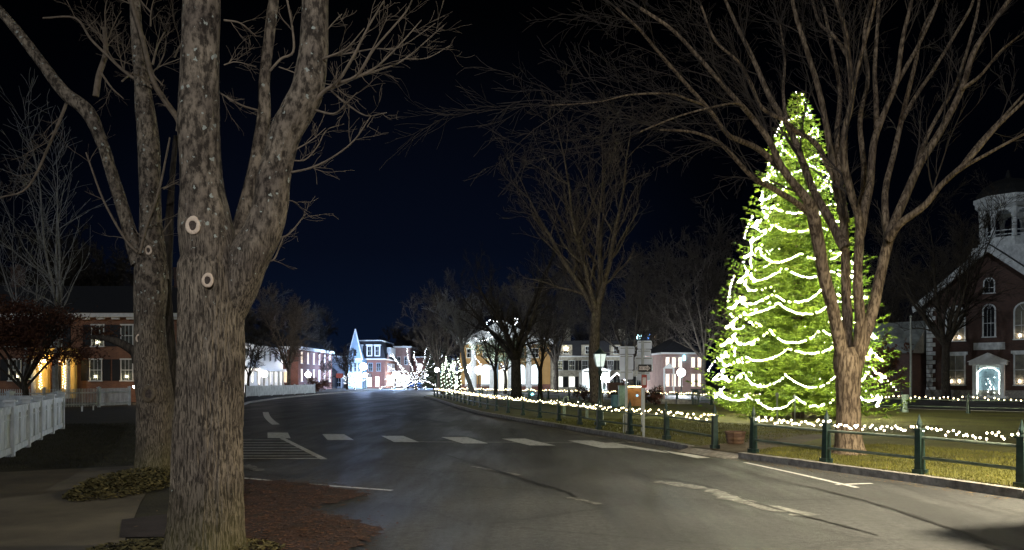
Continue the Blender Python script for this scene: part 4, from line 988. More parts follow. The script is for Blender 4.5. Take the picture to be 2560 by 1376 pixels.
# mansard block
t = thing('mansard_building', 'three storey brick corner block with dark mansard roof and white dormers', 'building', (-28.6, 156, 0)); w_, d_ = 6.8, 17
walls(t, w_, d_, 5.7, M_brickr); cornice(t, w_, d_, 5.85, M_white, .22, .25); rf = roof(t, w_, d_, 5.85, 3.5, 'mansard', ov=.15); 
mb = MB(); mb.box(-w_/2+.55,w_/2-.55,.6,d_-.6,9.36,9.55); mb.build('roof_edge', M_white, rf)
fn = frame_side('', t, 'front', w_, d_)
for s in (-1.6, .4, 1.95):
    mb = MB(); mb.box(s-.55,s+.55,-.22,.9,6.3,8.4); mb.box(s-.68,s+.68,-.34,.9,8.401,8.65); dm = mb.build('dormer', M_white, rf)
    window(dm, lambda a_, o_, z_: (a_, -.22-o_, z_), s, 6.5, 8.2, .8)
for s in (-2.4, -.9, .6, 2.2): window(t, fn, s, 3.4, 4.9, .85, fm=M_bluewhite)
fr2 = frame_side('', t, 'right', w_, d_)
for s in (4, 6.5, 9, 12): window(t, fr2, s, 3.4, 4.9, 1.0)
mb = MB(); mb.box(w_/2-.35,w_/2+.35,5,12,6.4,8.3); mb.build('side_dormer', M_white, rf)
mb = MB(); mb.poly([(w_/2+.26,1,5.86),(w_/2+.26,4.2,5.86),(w_/2+.26,2.6,6.9),(w_/2-.6,1,5.86),(w_/2-.6,4.2,5.86),(w_/2-.6,2.6,6.9)], [(0,1,2),(3,5,4),(0,2,5,3),(1,4,5,2),(0,3,4,1)]); mb.build('pediment', M_brickp, t)
mb = MB(); mb.box(-2.8,.9,-1.0,-.001,2.2,2.9); mb.build('awning', mat('grey awning cloth', (.16,.13,.12), .8), t)
mb = MB(); mb.box(-2.7,.8,-.06,-.002,.3,2.1); mb.build('shop_window', M_litbright, t)
mb = MB(); mb.box(1.6,2.3,-.06,-.002,.3,2.3); mb.build('shop_door', M_litamber, t)
mb = MB(); mb.box(w_/2+.002,w_/2+.06,3,12,.4,2.6); mb.build('shop_window', M_litpale, t)
t = thing('brick_block', 'taller brick block with a white capped parapet right of the mansard roof', 'building', (-23.9, 172, 0)); walls(t, 3.4, 12, 8.6, M_brickp); cornice(t, 3.4, 12, 9.0, M_white, .35, .3); fn = frame_side('', t, 'front', 3.4, 12)
for s in (-.8,.8): window(t, fn, s, 5.0, 6.6, .8)
mb = MB(); mb.box(-1.5,1.5,-.06,-.002,.3,2.6); mb.build('shop_window', M_litpale, t)
t = thing('low_brick_block', 'lower brick block behind the wrapped tree at the far end of the street', 'building', (-20.6, 176, 0)); walls(t, 2.8, 10, 6.6, M_brickr); cornice(t, 2.8, 10, 6.9, M_white, .3, .25); fn = frame_side('', t, 'front', 2.8, 10); window(t, fn, 0, 3.6, 5.2, .9, pm=M_litpale)
# row of shops closing the street
for k, (x, w_, hh, m_, lab) in enumerate(((-16.5,5,5.2,M_greyclap,'low grey shopfront at the far end of the street'),(-11.2,5.2,6.4,M_brickp,'pale brick shopfront at the far end behind the wrapped trees'))):
    t = thing('shop_building', lab, 'building', (x, 182+k*2, 0)); walls(t, w_, 9, hh, m_); cornice(t, w_, 9, hh+.2, M_white, .3, .2); fn = frame_side('', t, 'front', w_, 9)
    for s in (-1.5,0,1.5): window(t, fn, s, 3.2, 4.6, .8)
    mb = MB(); mb.box(-w_/2+.4,w_/2-.4,-.06,-.002,.4,2.5); mb.build('shop_window', M_litbright, t)

# ochre hall with white columns
K = 118/F; sxx = lambda px, cx, k=K: (px-1280)*k-cx; zz = lambda py, k=K: EYE+(HOR-py)*k
hx = (1263-1280)*K
t = thing('town_hall', 'ochre hall with tall white columns, pediment and bright arched windows behind the common', 'hall', (hx, 118, 0)); w_ = 226*K; walls(t, w_, 12, 7.0, M_ochre); cornice(t, w_, 12, 7.9, M_white, .9, .5); roof(t, w_, 12, 7.9, 1.6, 'hip')
mb = MB(); mb.box(-w_/2-.03,w_/2+.03,-.03,.0,-.3,1.0); mb.build('plinth', M_brickr, t)
fn = frame_side('', t, 'front', w_, 12)
for px in (1175, 1215, 1302, 1338): window(t, fn, sxx(px, hx), .8, 4.0, 1.5, pm=M_litbright, arch=True, fw=.12)
for px in (1175, 1215, 1302, 1338): window(t, fn, sxx(px, hx), 5.0, 6.3, 1.0)
mb = MB(); wbox(mb, fn, sxx(1247,hx), sxx(1269,hx), 0, .08, .1, 3.0); mb.build('front_door', M_litpale, t)
mb = MB(); wbox(mb, fn, sxx(1238,hx), sxx(1246,hx), 0, .3, .1, 4.4); wbox(mb, fn, sxx(1270,hx), sxx(1280,hx), 0, .3, .1, 4.4); wbox(mb, fn, sxx(1236,hx), sxx(1282,hx), 0, .4, 4.401, 5.0); mb.build('door_surround', M_bluewhite, t)
mb = MB(); mb.box(sxx(1180,hx), sxx(1330,hx), -3.2, -.51, 6.9, 7.9)
a_, b_ = sxx(1176,hx), sxx(1334,hx); c_ = (a_+b_)/2
mb.poly([(a_,-3.4,7.901),(b_,-3.4,7.901),(c_,-3.4,10.4),(a_,-.52,7.901),(b_,-.52,7.901),(c_,-.52,10.4)], [(0,1,2),(3,5,4),(0,2,5,3),(1,4,5,2),(0,3,4,1)]); mb.build('pediment', M_white, t)
for px in (1186, 1232, 1277, 1321):
    mb = MB(); mb.lathe([(.55,-.1),(.55,.35),(.43,.36),(.42,3),(.34,6.5),(.48,6.7),(.5,6.898)], sxx(px,hx), -2.8, 16); mb.build('column', M_white, t, True)
mb = MB(); mb.box(a_, b_, -3.6, -.04, -.3, .12); mb.build('porch_floor', M_granite, t)
# fieldstone house
hx2 = (1508-1280)*K; t = thing('stone_house', 'grey fieldstone house with black shutters and dormers behind the common', 'house', (hx2, 118.5, 0)); w_ = 262*K; walls(t, w_, 10, 5.1, M_stone); cornice(t, w_, 10, 5.25, M_white, .18, .2); rf = roof(t, w_, 10, 5.25, 2.3, 'mansard', ov=.15); fn = frame_side('', t, 'front', w_, 10)
for px in (1400, 1430, 1463, 1500, 1527, 1560, 1600): 
    window(t, fn, sxx(px,hx2), 3.15, 4.5, .95, sh=.42, grid=(3,2)); window(t, fn, sxx(px,hx2), .6, 2.1, .95, sh=.42, grid=(3,2), pm=M_litpale if px in (1400,1430) else M_glass)
for px, lit in ((1415,0),(1470,1),(1541,1),(1600,0)):
    s = sxx(px,hx2); mb = MB(); mb.box(s-.95,s+.95,-.25,2,5.3,6.9); dm = mb.build('dormer', M_stone, rf); window(dm, lambda a_, o_, z_: (a_, -.25-o_, z_), s, 5.6, 6.6, .8, pm=M_glass)
for s in (-5, 3.5): chimney(rf, s, 5, 7, 9.6, 1.0, .8, M_stone)
st = thing('star_light', 'lit star hung in a roof dormer of the fieldstone house', 'star light', ((1415-1280)*K, 118.05, zz(872)))
mb = MB(); ring = [((.5 if i % 2 == 0 else .2)*math.sin(PI*i/5), 0, (.5 if i % 2 == 0 else .2)*math.cos(PI*i/5)) for i in range(10)]
b0 = 0; mb.v = [(x,-.03,z) for x,_,z in ring]+[(0,-.12,0),(0,.0,0)]; mb.f = [(i,(i+1)%10,10) for i in range(10)]+[((i+1)%10,i,11) for i in range(10)]; mb.build('star', emis('star glow', (1,.75,.35), 4), st)
# white portico with lamps
K2 = 112/F; hx3 = (1490-1280)*K2; t = thing('white_porch', 'white columned porch wing lit brightly before the fieldstone house', 'porch', (hx3, 112, 0)); w_ = 70*K2; walls(t, w_, 5, 2.75, M_white); roof(t, w_, 5, 2.9, .8, 'gabley', M_white, .25); fn = frame_side('', t, 'front', w_, 5)
for s in (-1.35, -.2): window(t, fn, s, .5, 2.3, .85, pm=M_litbright, grid=(3,2))
window(t, fn, 1.15, .3, 2.2, .6, pm=M_glassgrey)
mb = MB()
for s in (-1.9,-.75,.5,1.8): mb.box(s-.1,s+.1,-.5,-.3,-.2,2.88)
mb.build('porch_column', M_white, t)
# brick house at right of the signs
K3 = 95/F; hx4 = (1706-1280)*K3; t = thing('brick_house', 'pinkish brick house with tall glowing windows behind the bright street lamp', 'house', (hx4, 95, 0), R(4)); w_ = 100*K3; walls(t, w_, 9, 4.75, M_brickp); cornice(t, w_, 9, 4.95, M_white, .2, .25); roof(t, w_, 9, 4.95, 1.9, 'hip', ov=.35); fn = frame_side('', t, 'front', w_, 9)
for px in (1668, 1684, 1700, 1733, 1749):
    window(t, fn, sxx(px,hx4,K3), 3.2, 4.3, .5, pm=M_litamber, grid=(2,2)); window(t, fn, sxx(px,hx4,K3), .9, 2.3, .5, pm=M_litamber, grid=(2,2))
mb = MB(); mb.poly([(-2.4,-.3,3.0),(-1.0,-.3,3.0),(-1.7,-.3,3.7),(-2.4,-.01,3.0),(-1.0,-.01,3.0),(-1.7,-.01,3.7)], [(0,1,2),(3,5,4),(0,2,5,3),(1,4,5,2),(0,3,4,1)]); mb.box(-2.35,-2.2,-.3,-.01,.2,2.998); mb.box(-1.2,-1.05,-.3,-.01,.2,2.998); mb.build('door_surround', M_white, t)
mb = MB(); mb.bar((sxx(1710,hx4,K3),-.1,4.0),(sxx(1710,hx4,K3),-.1,4.6), .18); mb.build('blue_lamp', emis('cyan lamp', (.2,.75,1), 6), t)
# dark house behind with blue lit windows
t = thing('dark_house', 'unlit house behind the road signs with small blue lit attic windows', 'house', (22.5, 135, 0)); walls(t, 8, 8, 8.2, M_slate); roof(t, 8, 8, 8.2, 2.5, 'hip'); fn = frame_side('', t, 'front', 8, 8)
M_blue = emis('blue window light', (.12,.35,1), 5); M_cyan = emis('cyan window light', (.5,.9,1), 4)
for px, m_ in ((1594,M_cyan),(1601,M_cyan),(1622,M_blue),(1638,M_litwarm)):
    s = (px-1280)/F*135-22.5; mb = MB(); mb.box(s-.16,s+.16,-.05,-.002,(950-848)/F*135+1.65,(950-836)/F*135+1.65); mb.build('window', m_, t)

# ------------------------------------------------------------------ brick church at the right
ca = R(42); CX, CY = 43.6, 72.0
ch = thing('brick_church', 'dark brick church with white eaves, quoins and open belfry at the right edge', 'church', (CX, CY, 0), -ca)
w_, d_ = 10.4, 20; hw = w_/2
mb = MB(); zb = 9.0; zt = 13.9
mb.poly([(-hw,0,-.3),(hw,0,-.3),(hw,0,zb),(0,0,zt-.5),(-hw,0,zb),(-hw,d_,-.3),(hw,d_,-.3),(hw,d_,zb),(0,d_,zt-.5),(-hw,d_,zb)], [(0,1,2,3,4),(9,8,7,6,5),(0,4,9,5),(1,6,7,2)]); mb.build('wall', M_brickd, ch)
sl = (zt-zb)/(hw+.9); mb = MB()
for sg in (-1, 1):
    e = [(sg*(hw+1.0),-.8,zb-.55),(0,-.8,zt),(0,-.8,zt+.22),(sg*(hw+1.15),-.8,zb-.35)]; e2 = [(x,d_+.5,z) for x,_,z in e]
    mb.prism(e, e2) if sg < 0 else mb.prism(e2, e)
mb.build('roof', M_slate, ch)
mb = MB()
for sg in (-1, 1):
    a_ = [(sg*(hw+1.0),-.86,zb-.95),(0,-.86,zt-.62),(0,-.86,zt+.1),(sg*(hw+1.1),-.86,zb-.38)]; b_ = [(x,-.80-.002,z) for x,_,z in a_]
    mb.prism(a_, b_)
    c_ = [(sg*(hw+.98),-.80,zb-.80),(0,-.80,zt-.5),(0,-.8,zt-.42),(sg*(hw+.98),-.8,zb-.72)]; d2 = [(x,-.003,z) for x,_,z in c_]; mb.prism(c_, d2)
mb.build('rake_cornice', M_whitedirty, ch)
mb = MB(); z = 0.2; k = 0
while z < 8.6:
    wd = .75 if k % 2 else .5; mb.box(-hw-.03,-hw+wd,-.05,.3,z,z+.36); mb.box(hw-wd,hw+.03,-.05,.3,z,z+.36); z += .42; k += 1
mb.build('quoin', M_whitedirty, ch)
fn = frame_side('', ch, 'front', w_, d_)
M_churchpane = mat('dim curtained pane', (.20,.19,.15), .5, (.08,.08,.07), 1.5)
for s, m_ in ((-2.75,M_churchpane),(2.75,M_churchpane),(0,M_glass)): window(ch, fn, s, 5.3 if s else 5.6, 8.6, 1.7 if s else 1.1, M_whitedirty, m_, arch=True, fw=.13, grid=(3,2))
for s in (-2.75, 2.75): window(ch, fn, s, 1.2, 3.9, 1.7, M_whitedirty, M_churchpane, lintel=M_whitedirty, fw=.13, grid=(2,2))
window(ch, fn, 0, 9.6, 11.0, .95, M_whitedirty, M_glass, arch=True, fw=.1)
mb = MB(); mb.box(-1.25,1.25,-.08,-.002,4.4,5.05); mb.box(-1.1,1.1,-.1,-.081,4.5,4.95); mb.build('name_tablet', M_whitedirty, ch)
mb = MB()
for sg in (-1, 1): mb.box(sg*1.1-.16,sg*1.1+.16,-.5,-.002,.2,3.0)
mb.box(-1.5,1.5,-.7,-.002,3.002,3.3); mb.poly([(-1.65,-.8,3.302),(1.65,-.8,3.302),(0,-.8,4.1),(-1.65,-.01,3.302),(1.65,-.01,3.302),(0,-.01,4.1)], [(0,1,2),(3,5,4),(0,2,5,3),(1,4,5,2),(0,3,4,1)]); mb.box(-.94,.94,-.3,-.002,2.75,3.0); mb.box(-1.6,1.6,-1.6,-.71,-.2,.2); mb.build('door_surround', M_white, ch)
mb = MB(); mb.box(-.85,.85,-.06,-.003,.2,2.74); mb.build('front_door', M_bluewhite, ch)
mb = MB(); mb.box(-hw-.1,hw+.1,-.12,.0,-.3,.7); mb.build('foundation', M_granite, ch)
# belfry
bt = MB(); by = 8.6; bz = -1.1
bt.box(-3.0,3.0,by-3,by+3,10.1,13.3); bt.prism([(-3.3,by-3.3,13.301),(3.3,by-3.3,13.301),(3.3,by+3.3,13.301),(-3.3,by+3.3,13.301)], [(-2.6,by-2.6,15.8),(2.6,by-2.6,15.8),(2.6,by+2.6,15.8),(-2.6,by+2.6,15.8)])
bo = bt.build('belfry', M_whitedirty, ch); bo.location.z = bz
q = MB(); a0 = PI/8; q.lathe([(2.6,15.801),(2.6,16.3),(2.45,16.31),(2.45,16.7)], 0, by, 8, a0); q.build('belfry_base', M_whitedirty, bo); q = MB(); q.lathe([(2.6,19.6),(2.9,19.9),(2.9,20.2),(3.05,20.4),(3.05,20.75)], 0, by, 8, a0); q.build('belfry_cornice', M_whitedirty, bo)
q = MB(); 
for i in range(8):
    a = a0+2*PI*i/8; x, y = 2.32*math.cos(a), by+2.32*math.sin(a); q.lathe([(.26,16.701),(.22,16.9),(.22,18.6),(.28,18.8),(.28,19.599)], x, y, 8)
    a1 = a0+2*PI*(i+1)/8; p = Vector((2.3*math.cos(a),by+2.3*math.sin(a),0)); p2 = Vector((2.3*math.cos(a1),by+2.3*math.sin(a1),0)); n = 8
    for j in range(n):
        f0, f1 = j/n, (j+1)/n; z0 = 18.6+.75*math.sin(PI*(f0+f1)/2); v = p.lerp(p2, f0); v2 = p.lerp(p2, f1); ou = Vector((math.cos((a+a1)/2), math.sin((a+a1)/2), 0))*.08
        q.prism([tuple(v-ou+Vector((0,0,z0))),tuple(v2-ou+Vector((0,0,z0))),tuple(v2+ou+Vector((0,0,z0))),tuple(v+ou+Vector((0,0,z0)))], [tuple(v-ou+Vector((0,0,19.6))),tuple(v2-ou+Vector((0,0,19.6))),tuple(v2+ou+Vector((0,0,19.6))),tuple(v+ou+Vector((0,0,19.6)))])
    for z_ in (16.95, 17.35): q.bar(tuple(p+Vector((0,0,z_))), tuple(p2+Vector((0,0,z_))), .09)
q.build('belfry_arcade', M_whitedirty, bo)
q = MB(); q.lathe([(2.9,20.751),(2.75,21.2),(2.2,21.9),(1.3,22.5),(.3,22.8),(.08,23.6)], 0, by, 16); q.build('dome', mat('blackened copper', (.012,.013,.014), .8), bo)
def chw(s, o, z):  # church-front local -> world
    return (CX+s*math.cos(ca)+(-o)*math.sin(ca), CY-s*math.sin(ca)+(-o)*math.cos(ca), z)
for s, z, lab in ((-3.05,1.22,'left candle in the ground floor window left of the church door'),(-2.4,1.22,'right candle in the ground floor window left of the church door'),(2.4,1.22,'left candle in the ground floor window right of the church door'),(3.05,1.22,'right candle in the ground floor window right of the church door'),(-3.05,5.32,'left candle in the upper arched window left of the church door'),(-2.4,5.32,'right candle in the upper arched window left of the church door'),(2.4,5.32,'left candle in the upper arched window right of the church door'),(3.05,5.32,'right candle in the upper arched window right of the church door')):
    candle(*chw(s, .12, z), lab, .09, emis('church candle', (1,.8,.6), 30))
pts = []
for k in range(60):
    if k < 20: s, z = -.86, .4+k*.095
    elif k < 40: a = PI-(k-20)/20*PI; s, z = .86*math.cos(a), 2.2+.55*math.sin(a)
    else: s, z = .86, 2.2-(k-40)*.095
    pts.append(np.array(chw(s+random.uniform(-.04,.04), .34, z)))
for k in range(14): pts.append(np.array(chw(random.uniform(-.2,.45), .2, random.uniform(.4,2.0))))
light_string('garland of white bulbs arched round the church door', pts, .035, emis('garland bulb', (.85,1,.9), 9))

# grey roofed barn left of church, flagpole
t = thing('barn', 'dark low barn with a pale grey roof left of the church', 'barn', (35.5, 78, 0), R(-55)); walls(t, 8, 6, 4.2, M_brickd); roof(t, 8, 6, 4.2, 3.2, 'gable', mat('weathered grey roof', (.20,.22,.21), .8, (.12,.13,.13), 3), .3)
t = thing('flagpole', 'tall bare white flagpole standing left of the church', 'flagpole', ((2277-1280)/F*58, 58, 0)); mb = MB(); mb.lathe([(.09,-.1),(.085,3),(.06,6.2)], n=10); mb.build('pole', M_metal, t); mb = MB(); mb.lathe([(.02,6.2),(.09,6.27),(.09,6.34),(.02,6.42)], n=10); mb.build('ball', M_metal, t)
t = thing('wrapped_post', 'pale hourglass shaped wrapped post at the far rail fence', 'post', (*G(2263,1031,GZ), GZ)); mb = MB(); mb.lathe([(.15,0),(.14,.1),(.09,.35),(.14,.6),(.17,.8),(.14,.84)], n=12); mb.build('wrap', mat('pale green cloth', (.50,.62,.55), .8), t, True)

# ------------------------------------------------------------------ sign posts
def panel(parent, x0, x1, z0, z1, y, m=M_alum, rad=.03, name='sign_panel', t=.006):
    mb = MB(); pts = []
    for cx, cz, a in ((x1-rad,z1-rad,0),(x0+rad,z1-rad,90),(x0+rad,z0+rad,180),(x1-rad,z0+rad,270)):
        for k in range(4): pts.append((cx+rad*math.cos(R(a+k*30)), cz+rad*math.sin(R(a+k*30))))
    mb.prism([(x,y,z) for x, z in pts], [(x,y+t,z) for x, z in pts]); return mb.build(name, m, parent)
def sign(label, px, py, panels, ztop_py, cat='road sign', pw=.07, face=None):
    x, y = G(px, py, GZ); t = thing('sign_post', label, cat, (x, y, GZ)); k = y/F
    mb = MB(); mb.bar((0,0,-.05),(0,0,EYE-GZ+(HOR-ztop_py)*k), pw, .05); mb.build('post', M_metal, t)
    for a, b, c, d_ in panels:
        panel(t, (a-px)*k, (b-px)*k, EYE-GZ+(HOR-d_)*k, EYE-GZ+(HOR-c)*k, .032)
        q = MB(); q.box((a-px)*k+.03,(b-px)*k-.03,.024,.0315,EYE-GZ+(HOR-(c+3))*k-.03,EYE-GZ+(HOR-(c+3))*k); q.build('bracket', M_metal, t)
    return t, k
sign('left cluster of bare route sign backs on one post above the rail fence', 1566, 1082, [(1549,1587,866.5,885.5),(1549,1584,887,925),(1549,1583,926.5,949)], 866)
sign('taller cluster of bare route sign backs behind the one way sign', 1606, 1080, [(1594,1630,852,872.5),(1593,1628,874,890.5),(1587,1632,892,927),(1593,1625,929,952)], 852)
x, y = G(1609,1094,GZ); k = y/F
t = thing('one_way_sign', 'black one way sign with white arrow over a narrow red sign on its own post', 'road sign', (x, y, GZ)); Z = lambda py: EYE-GZ+(HOR-py)*k
mb = MB(); mb.bar((0,0,-.05),(0,0,Z(912)), .06, .045); mb.build('post', M_metal, t)
a_ = panel(t, (1594.5-1609)*k, (1628.5-1609)*k, Z(930.5), Z(911.5), -.045, mat('black sign face', (.015,.015,.016), .4), name='one_way_panel')
mb = MB(); xl, xr, zm, hh = (1597-1609)*k, (1626-1609)*k, (Z(930.5)+Z(911.5))/2, (Z(911.5)-Z(930.5))
mb.poly([(xl,-.049,zm-hh*.24),(xr-.10,-.049,zm-hh*.24),(xr-.10,-.049,zm-hh*.40),(xr,-.049,zm),(xr-.10,-.049,zm+hh*.40),(xr-.10,-.049,zm+hh*.24),(xl,-.049,zm+hh*.24)], [(0,1,2,3,4,5,6)])
ar = mb.build('arrow', mat('white sign face', (.62,.55,.52), .5), a_)
cu = bpy.data.curves.new('one_way_lettering', 'FONT'); cu.body = 'ONE WAY'; cu.size = hh*.42; cu.align_x = 'CENTER'; cu.align_y = 'CENTER'
to = bpy.data.objects.new('lettering', cu); COL.objects.link(to); bpy.context.view_layer.update()
dg = bpy.context.evaluated_depsgraph_get(); me = bpy.data.meshes.new_from_object(to.evaluated_get(dg)); bpy.data.objects.remove(to)
lo = link('lettering', me, MATS['black sign face'], a_, ((xl+xr)/2-.03, -.052, zm)); lo.rotation_euler = (PI/2, 0, 0)
rp_ = panel(t, (1603.5-1609)*k, (1616.5-1609)*k, Z(970), Z(937), -.045, mat('red sign paint', (.42,.07,.05), .5), .02, 'parking_panel')
panel(rp_, (1605.5-1609)*k, (1614.5-1609)*k, Z(963), Z(944), -.050, MATS['white sign face'], .015, 'white_field')
# signs' thin companion posts seen by the fence
t = thing('iron_stake', 'thin dark stake just behind the rail fence by the sign posts', 'stake', (*G(1559,1082,GZ), GZ)); mb = MB(); mb.bar((0,0,0),(0,0,.55), .03); mb.build('stake', M_metal, t)

# ------------------------------------------------------------------ lamp posts
def lantern_post(label, x, y, z0, h, lit, group=None, post=M_greenpaint, foot=True, glow=None):
    t = thing('street_lamp', label, 'street lamp', (x, y, z0), 0, group); mb = MB(); hb = h-.62
    mb.lathe([(.20,-.05),(.20,.10),(.13,.16),(.12,.5),(.085,.58),(.06,.7),(.045,hb-.25),(.075,hb-.2),(.05,hb-.12),(.07,hb)], n=14); mb.build('post', post, t, True)
    g = MB(); 
    def sq(w, z): return [(w*math.cos(PI/6+PI/3*i), w*math.sin(PI/6+PI/3*i), z) for i in range(6)]
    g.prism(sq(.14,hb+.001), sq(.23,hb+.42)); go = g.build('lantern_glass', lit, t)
    r = MB(); r.prism(sq(.27,hb+.421), sq(.07,hb+.58)); r.lathe([(.05,hb+.581),(.03,hb+.62),(.01,hb+.70)], n=8)
    for i in range(6):
        a, b = sq(.145,hb), sq(.236,hb+.42); r.bar(a[i], b[i], .018)
    r.build('lantern_cap', post, t)
    return t
M_glowglass = mat('frosted glass with added glow', (.75,.8,.75), .5, emit=.35, ecol=(.85,1,.9))  # weak emission stands in for lights shining through the panes from behind
x, y = G(1500,1064,GZ); lantern_post('green lantern post with panes given a faint back glow behind the long rail fence', x, y, GZ, 2.62, M_glowglass)
M_lit = emis('lit lantern', (.80,.90,1.0), 260)
def globe_lamp(label, px, py, D, r, m, z0=0, group='lit globe street lamps'):
    x = (px-1280)/F*D; z = EYE+(HOR-py)/F*D; t = thing('street_lamp', label, 'street lamp', (x, D, z0), 0, group)
    mb = MB(); mb.lathe([(.18,-.05),(.18,.15),(.09,.2),(.06,.6),(.05,z-z0-r-.12),(.10,z-z0-r-.1),(.13,z-z0-r-.02)], n=12); mb.build('post', M_greenpaint, t, True)
    v, f = ico(r, 2); me = bpy.data.meshes.new('globe'); me.from_pydata(v, [], f); me.update(); me.shade_smooth(); link('globe', me, m, t, (0,0,z-z0))
    q = MB(); q.lathe([(r*.35,z-z0+r*.98),(r*.2,z-z0+r*1.15),(.01,z-z0+r*1.35)], n=10); q.build('cap', M_greenpaint, t)
M_g1 = emis('cold street globe', (.36,.56,1.0), 300); M_g2 = emis('white street globe', (.85,.93,1.0), 190); M_g3 = emis('pinkish porch globe', (1.0,.88,.82), 60)
globe_lamp('cold blue globe lamp before the mansard block', 908, 917, 140, .62, M_g1)
globe_lamp('second globe lamp right of the mansard block', 988, 936, 140, .5, M_g1)
globe_lamp('small globe lamp under the cold blue one by the grey awning', 913, 938, 148, .42, M_g2)
globe_lamp('globe lamp at the left corner of the ochre hall', 1170, 925, 96, .38, M_g2)
globe_lamp('globe lamp before the first arched window of the ochre hall', 1197, 926, 92, .46, M_g2)
globe_lamp('bright globe lamp before the pinkish brick house', 1703, 932, 84, .42, M_g2)
globe_lamp('globe lamp on the white house porch side', 660, 935, 97, .40, M_g3)
globe_lamp('globe lamp beside the red brick house', 770, 937, 120, .42, M_g3)
globe_lamp('globe lamp among wrapped trunks at the far bend', 1092, 925, 110, .30, M_g2)
globe_lamp('low globe lamp behind the wrapped trunks', 1139, 966, 100, .26, M_g2)
globe_lamp('lamp at the white porch corner behind the common', 1511, 946, 106, .42, M_g2)

globe_lamp('small globe lamp added to brighten the far shopfronts', 1008, 946, 160, .42, M_g2)  # extra lamp added to make the far street brighter
globe_lamp('small globe lamp added to brighten the very end of the street', 1066, 942, 150, .42, M_g1)  # another added lamp, lifting the brightness of the street end
# ------------------------------------------------------------------ things on the common
x, y = G(1838,1110,GZ); t = thing('barrel_planter', 'low wooden barrel planter in the fence opening', 'planter', (x, y, GZ)); mb = MB(); n = 8
def oc(r, z): return [(r*math.cos(PI/8+2*PI*i/n), r*math.sin(PI/8+2*PI*i/n), z) for i in range(n)]
mb.prism(oc(.19,0), oc(.245,.30), caps=False); mb.prism(oc(.215,.30), oc(.16,.02), caps=False); b = len(mb.v); mb.v += oc(.245,.30)+oc(.215,.30); mb.f += [(b+i,b+(i+1)%n,b+n+(i+1)%n,b+n+i) for i in range(n)]; mb.v += oc(.21,.24); mb.f.append(tuple(range(b+2*n, b+3*n))); mb.build('barrel', M_wood, t)
mb = MB(); mb.prism(oc(.222,.12), oc(.236,.17), caps=False); mb.prism(oc(.200,.03), oc(.212,.07), caps=False); mb.prism(oc(.250,.265), oc(.258,.305), caps=False); mb.build('band', mat('pale wood band', (.24,.15,.10), .8, (.12,.08,.05), 6), t)
for px, py, h_, lab in ((1409,1041,.85,'taller pale bent cane hook standing on the lawn'),(1466,1048,.6,'shorter green cane hook standing on the lawn right of the pale one')):
    x, y = G(px, py, GZ); W = Wood(); W.limb([(0,0,-.05),(0,0,h_*.8),(.06,0,h_*.97),(.16,0,h_*.97),(.21,0,h_*.78)], [.035]*5, 10, 6); 
    t = thing('cane_ornament', lab, 'ornament', (x, y, GZ)); W.build('cane', mat('pale green cane paint', (.42,.5,.36), .6), t)
    W = Wood(); W.limb([(.05,0,-.05),(.05,0,h_*.6),(-.05,0,h_*.8),(-.12,0,h_*.75)], [.025]*4, 8, 5); W.build('cane_branch', MATS['pale green cane paint'], t)
# bin, cabinet, plywood box, crib shed
def at(px, D): return (px-1280)/F*D
t = thing('litter_bin', 'blue green litter bin beside the green cabinet', 'bin', (at(1536,45), 45, GZ)); mb = MB(); mb.lathe([(.19,0),(.2,.05),(.21,.68),(.22,.7)], n=16); mb.build('body', mat('blue green plastic', (.12,.22,.27), .4), t, True); mb = MB(); mb.lathe([(.23,.701),(.23,.76),(.15,.84),(.02,.86)], n=16); mb.build('lid', M_black, t)
t = thing('utility_cabinet', 'tall green cabinet between the bin and the plywood box', 'cabinet', (at(1557,46), 46, GZ)); mb = MB(); mb.box(-.24,.24,-.2,.2,0,1.15); mb.box(-.28,.28,-.24,.24,1.151,1.22); mb.build('body', mat('sage green paint', (.20,.30,.24), .6), t); mb = MB(); mb.box(-.2,.2,-.215,-.201,.1,1.05); mb.build('door', mat('sage green door', (.24,.35,.28), .6), t)
t = thing('plywood_box', 'orange brown plywood box lit by a bulb string with a blue dot', 'box', (at(1586,47), 47, GZ)); mb = MB(); mb.box(-.52,.52,-.4,.4,0,1.02); mb.box(-.56,-.521,-.44,.44,0,1.06); mb.box(.521,.56,-.44,.44,0,1.06); mb.box(-.56,.56,-.44,.44,1.061,1.11); mb.build('body', M_ply, t)
mb = MB(); mb.v = [(.10+.07*math.cos(a), -.404, .62+.07*math.sin(a)) for a in [2*PI*i/14 for i in range(14)]]+[(.10+.07*math.cos(a), -.401, .62+.07*math.sin(a)) for a in [2*PI*i/14 for i in range(14)]]; mb.f = [tuple(range(14))]+[(i,(i+1)%14,14+(i+1)%14,14+i) for i in range(14)]; mb.build('blue_dot', emis('blue dot', (.1,.45,.9), .9), t)
light_string('bulbs lying along the top of the plywood box', [np.array([at(1562,46.4)+i*.045, 46.4+.02*math.sin(i*2.), GZ+1.15]) for i in range(24)], .03, M_warm)
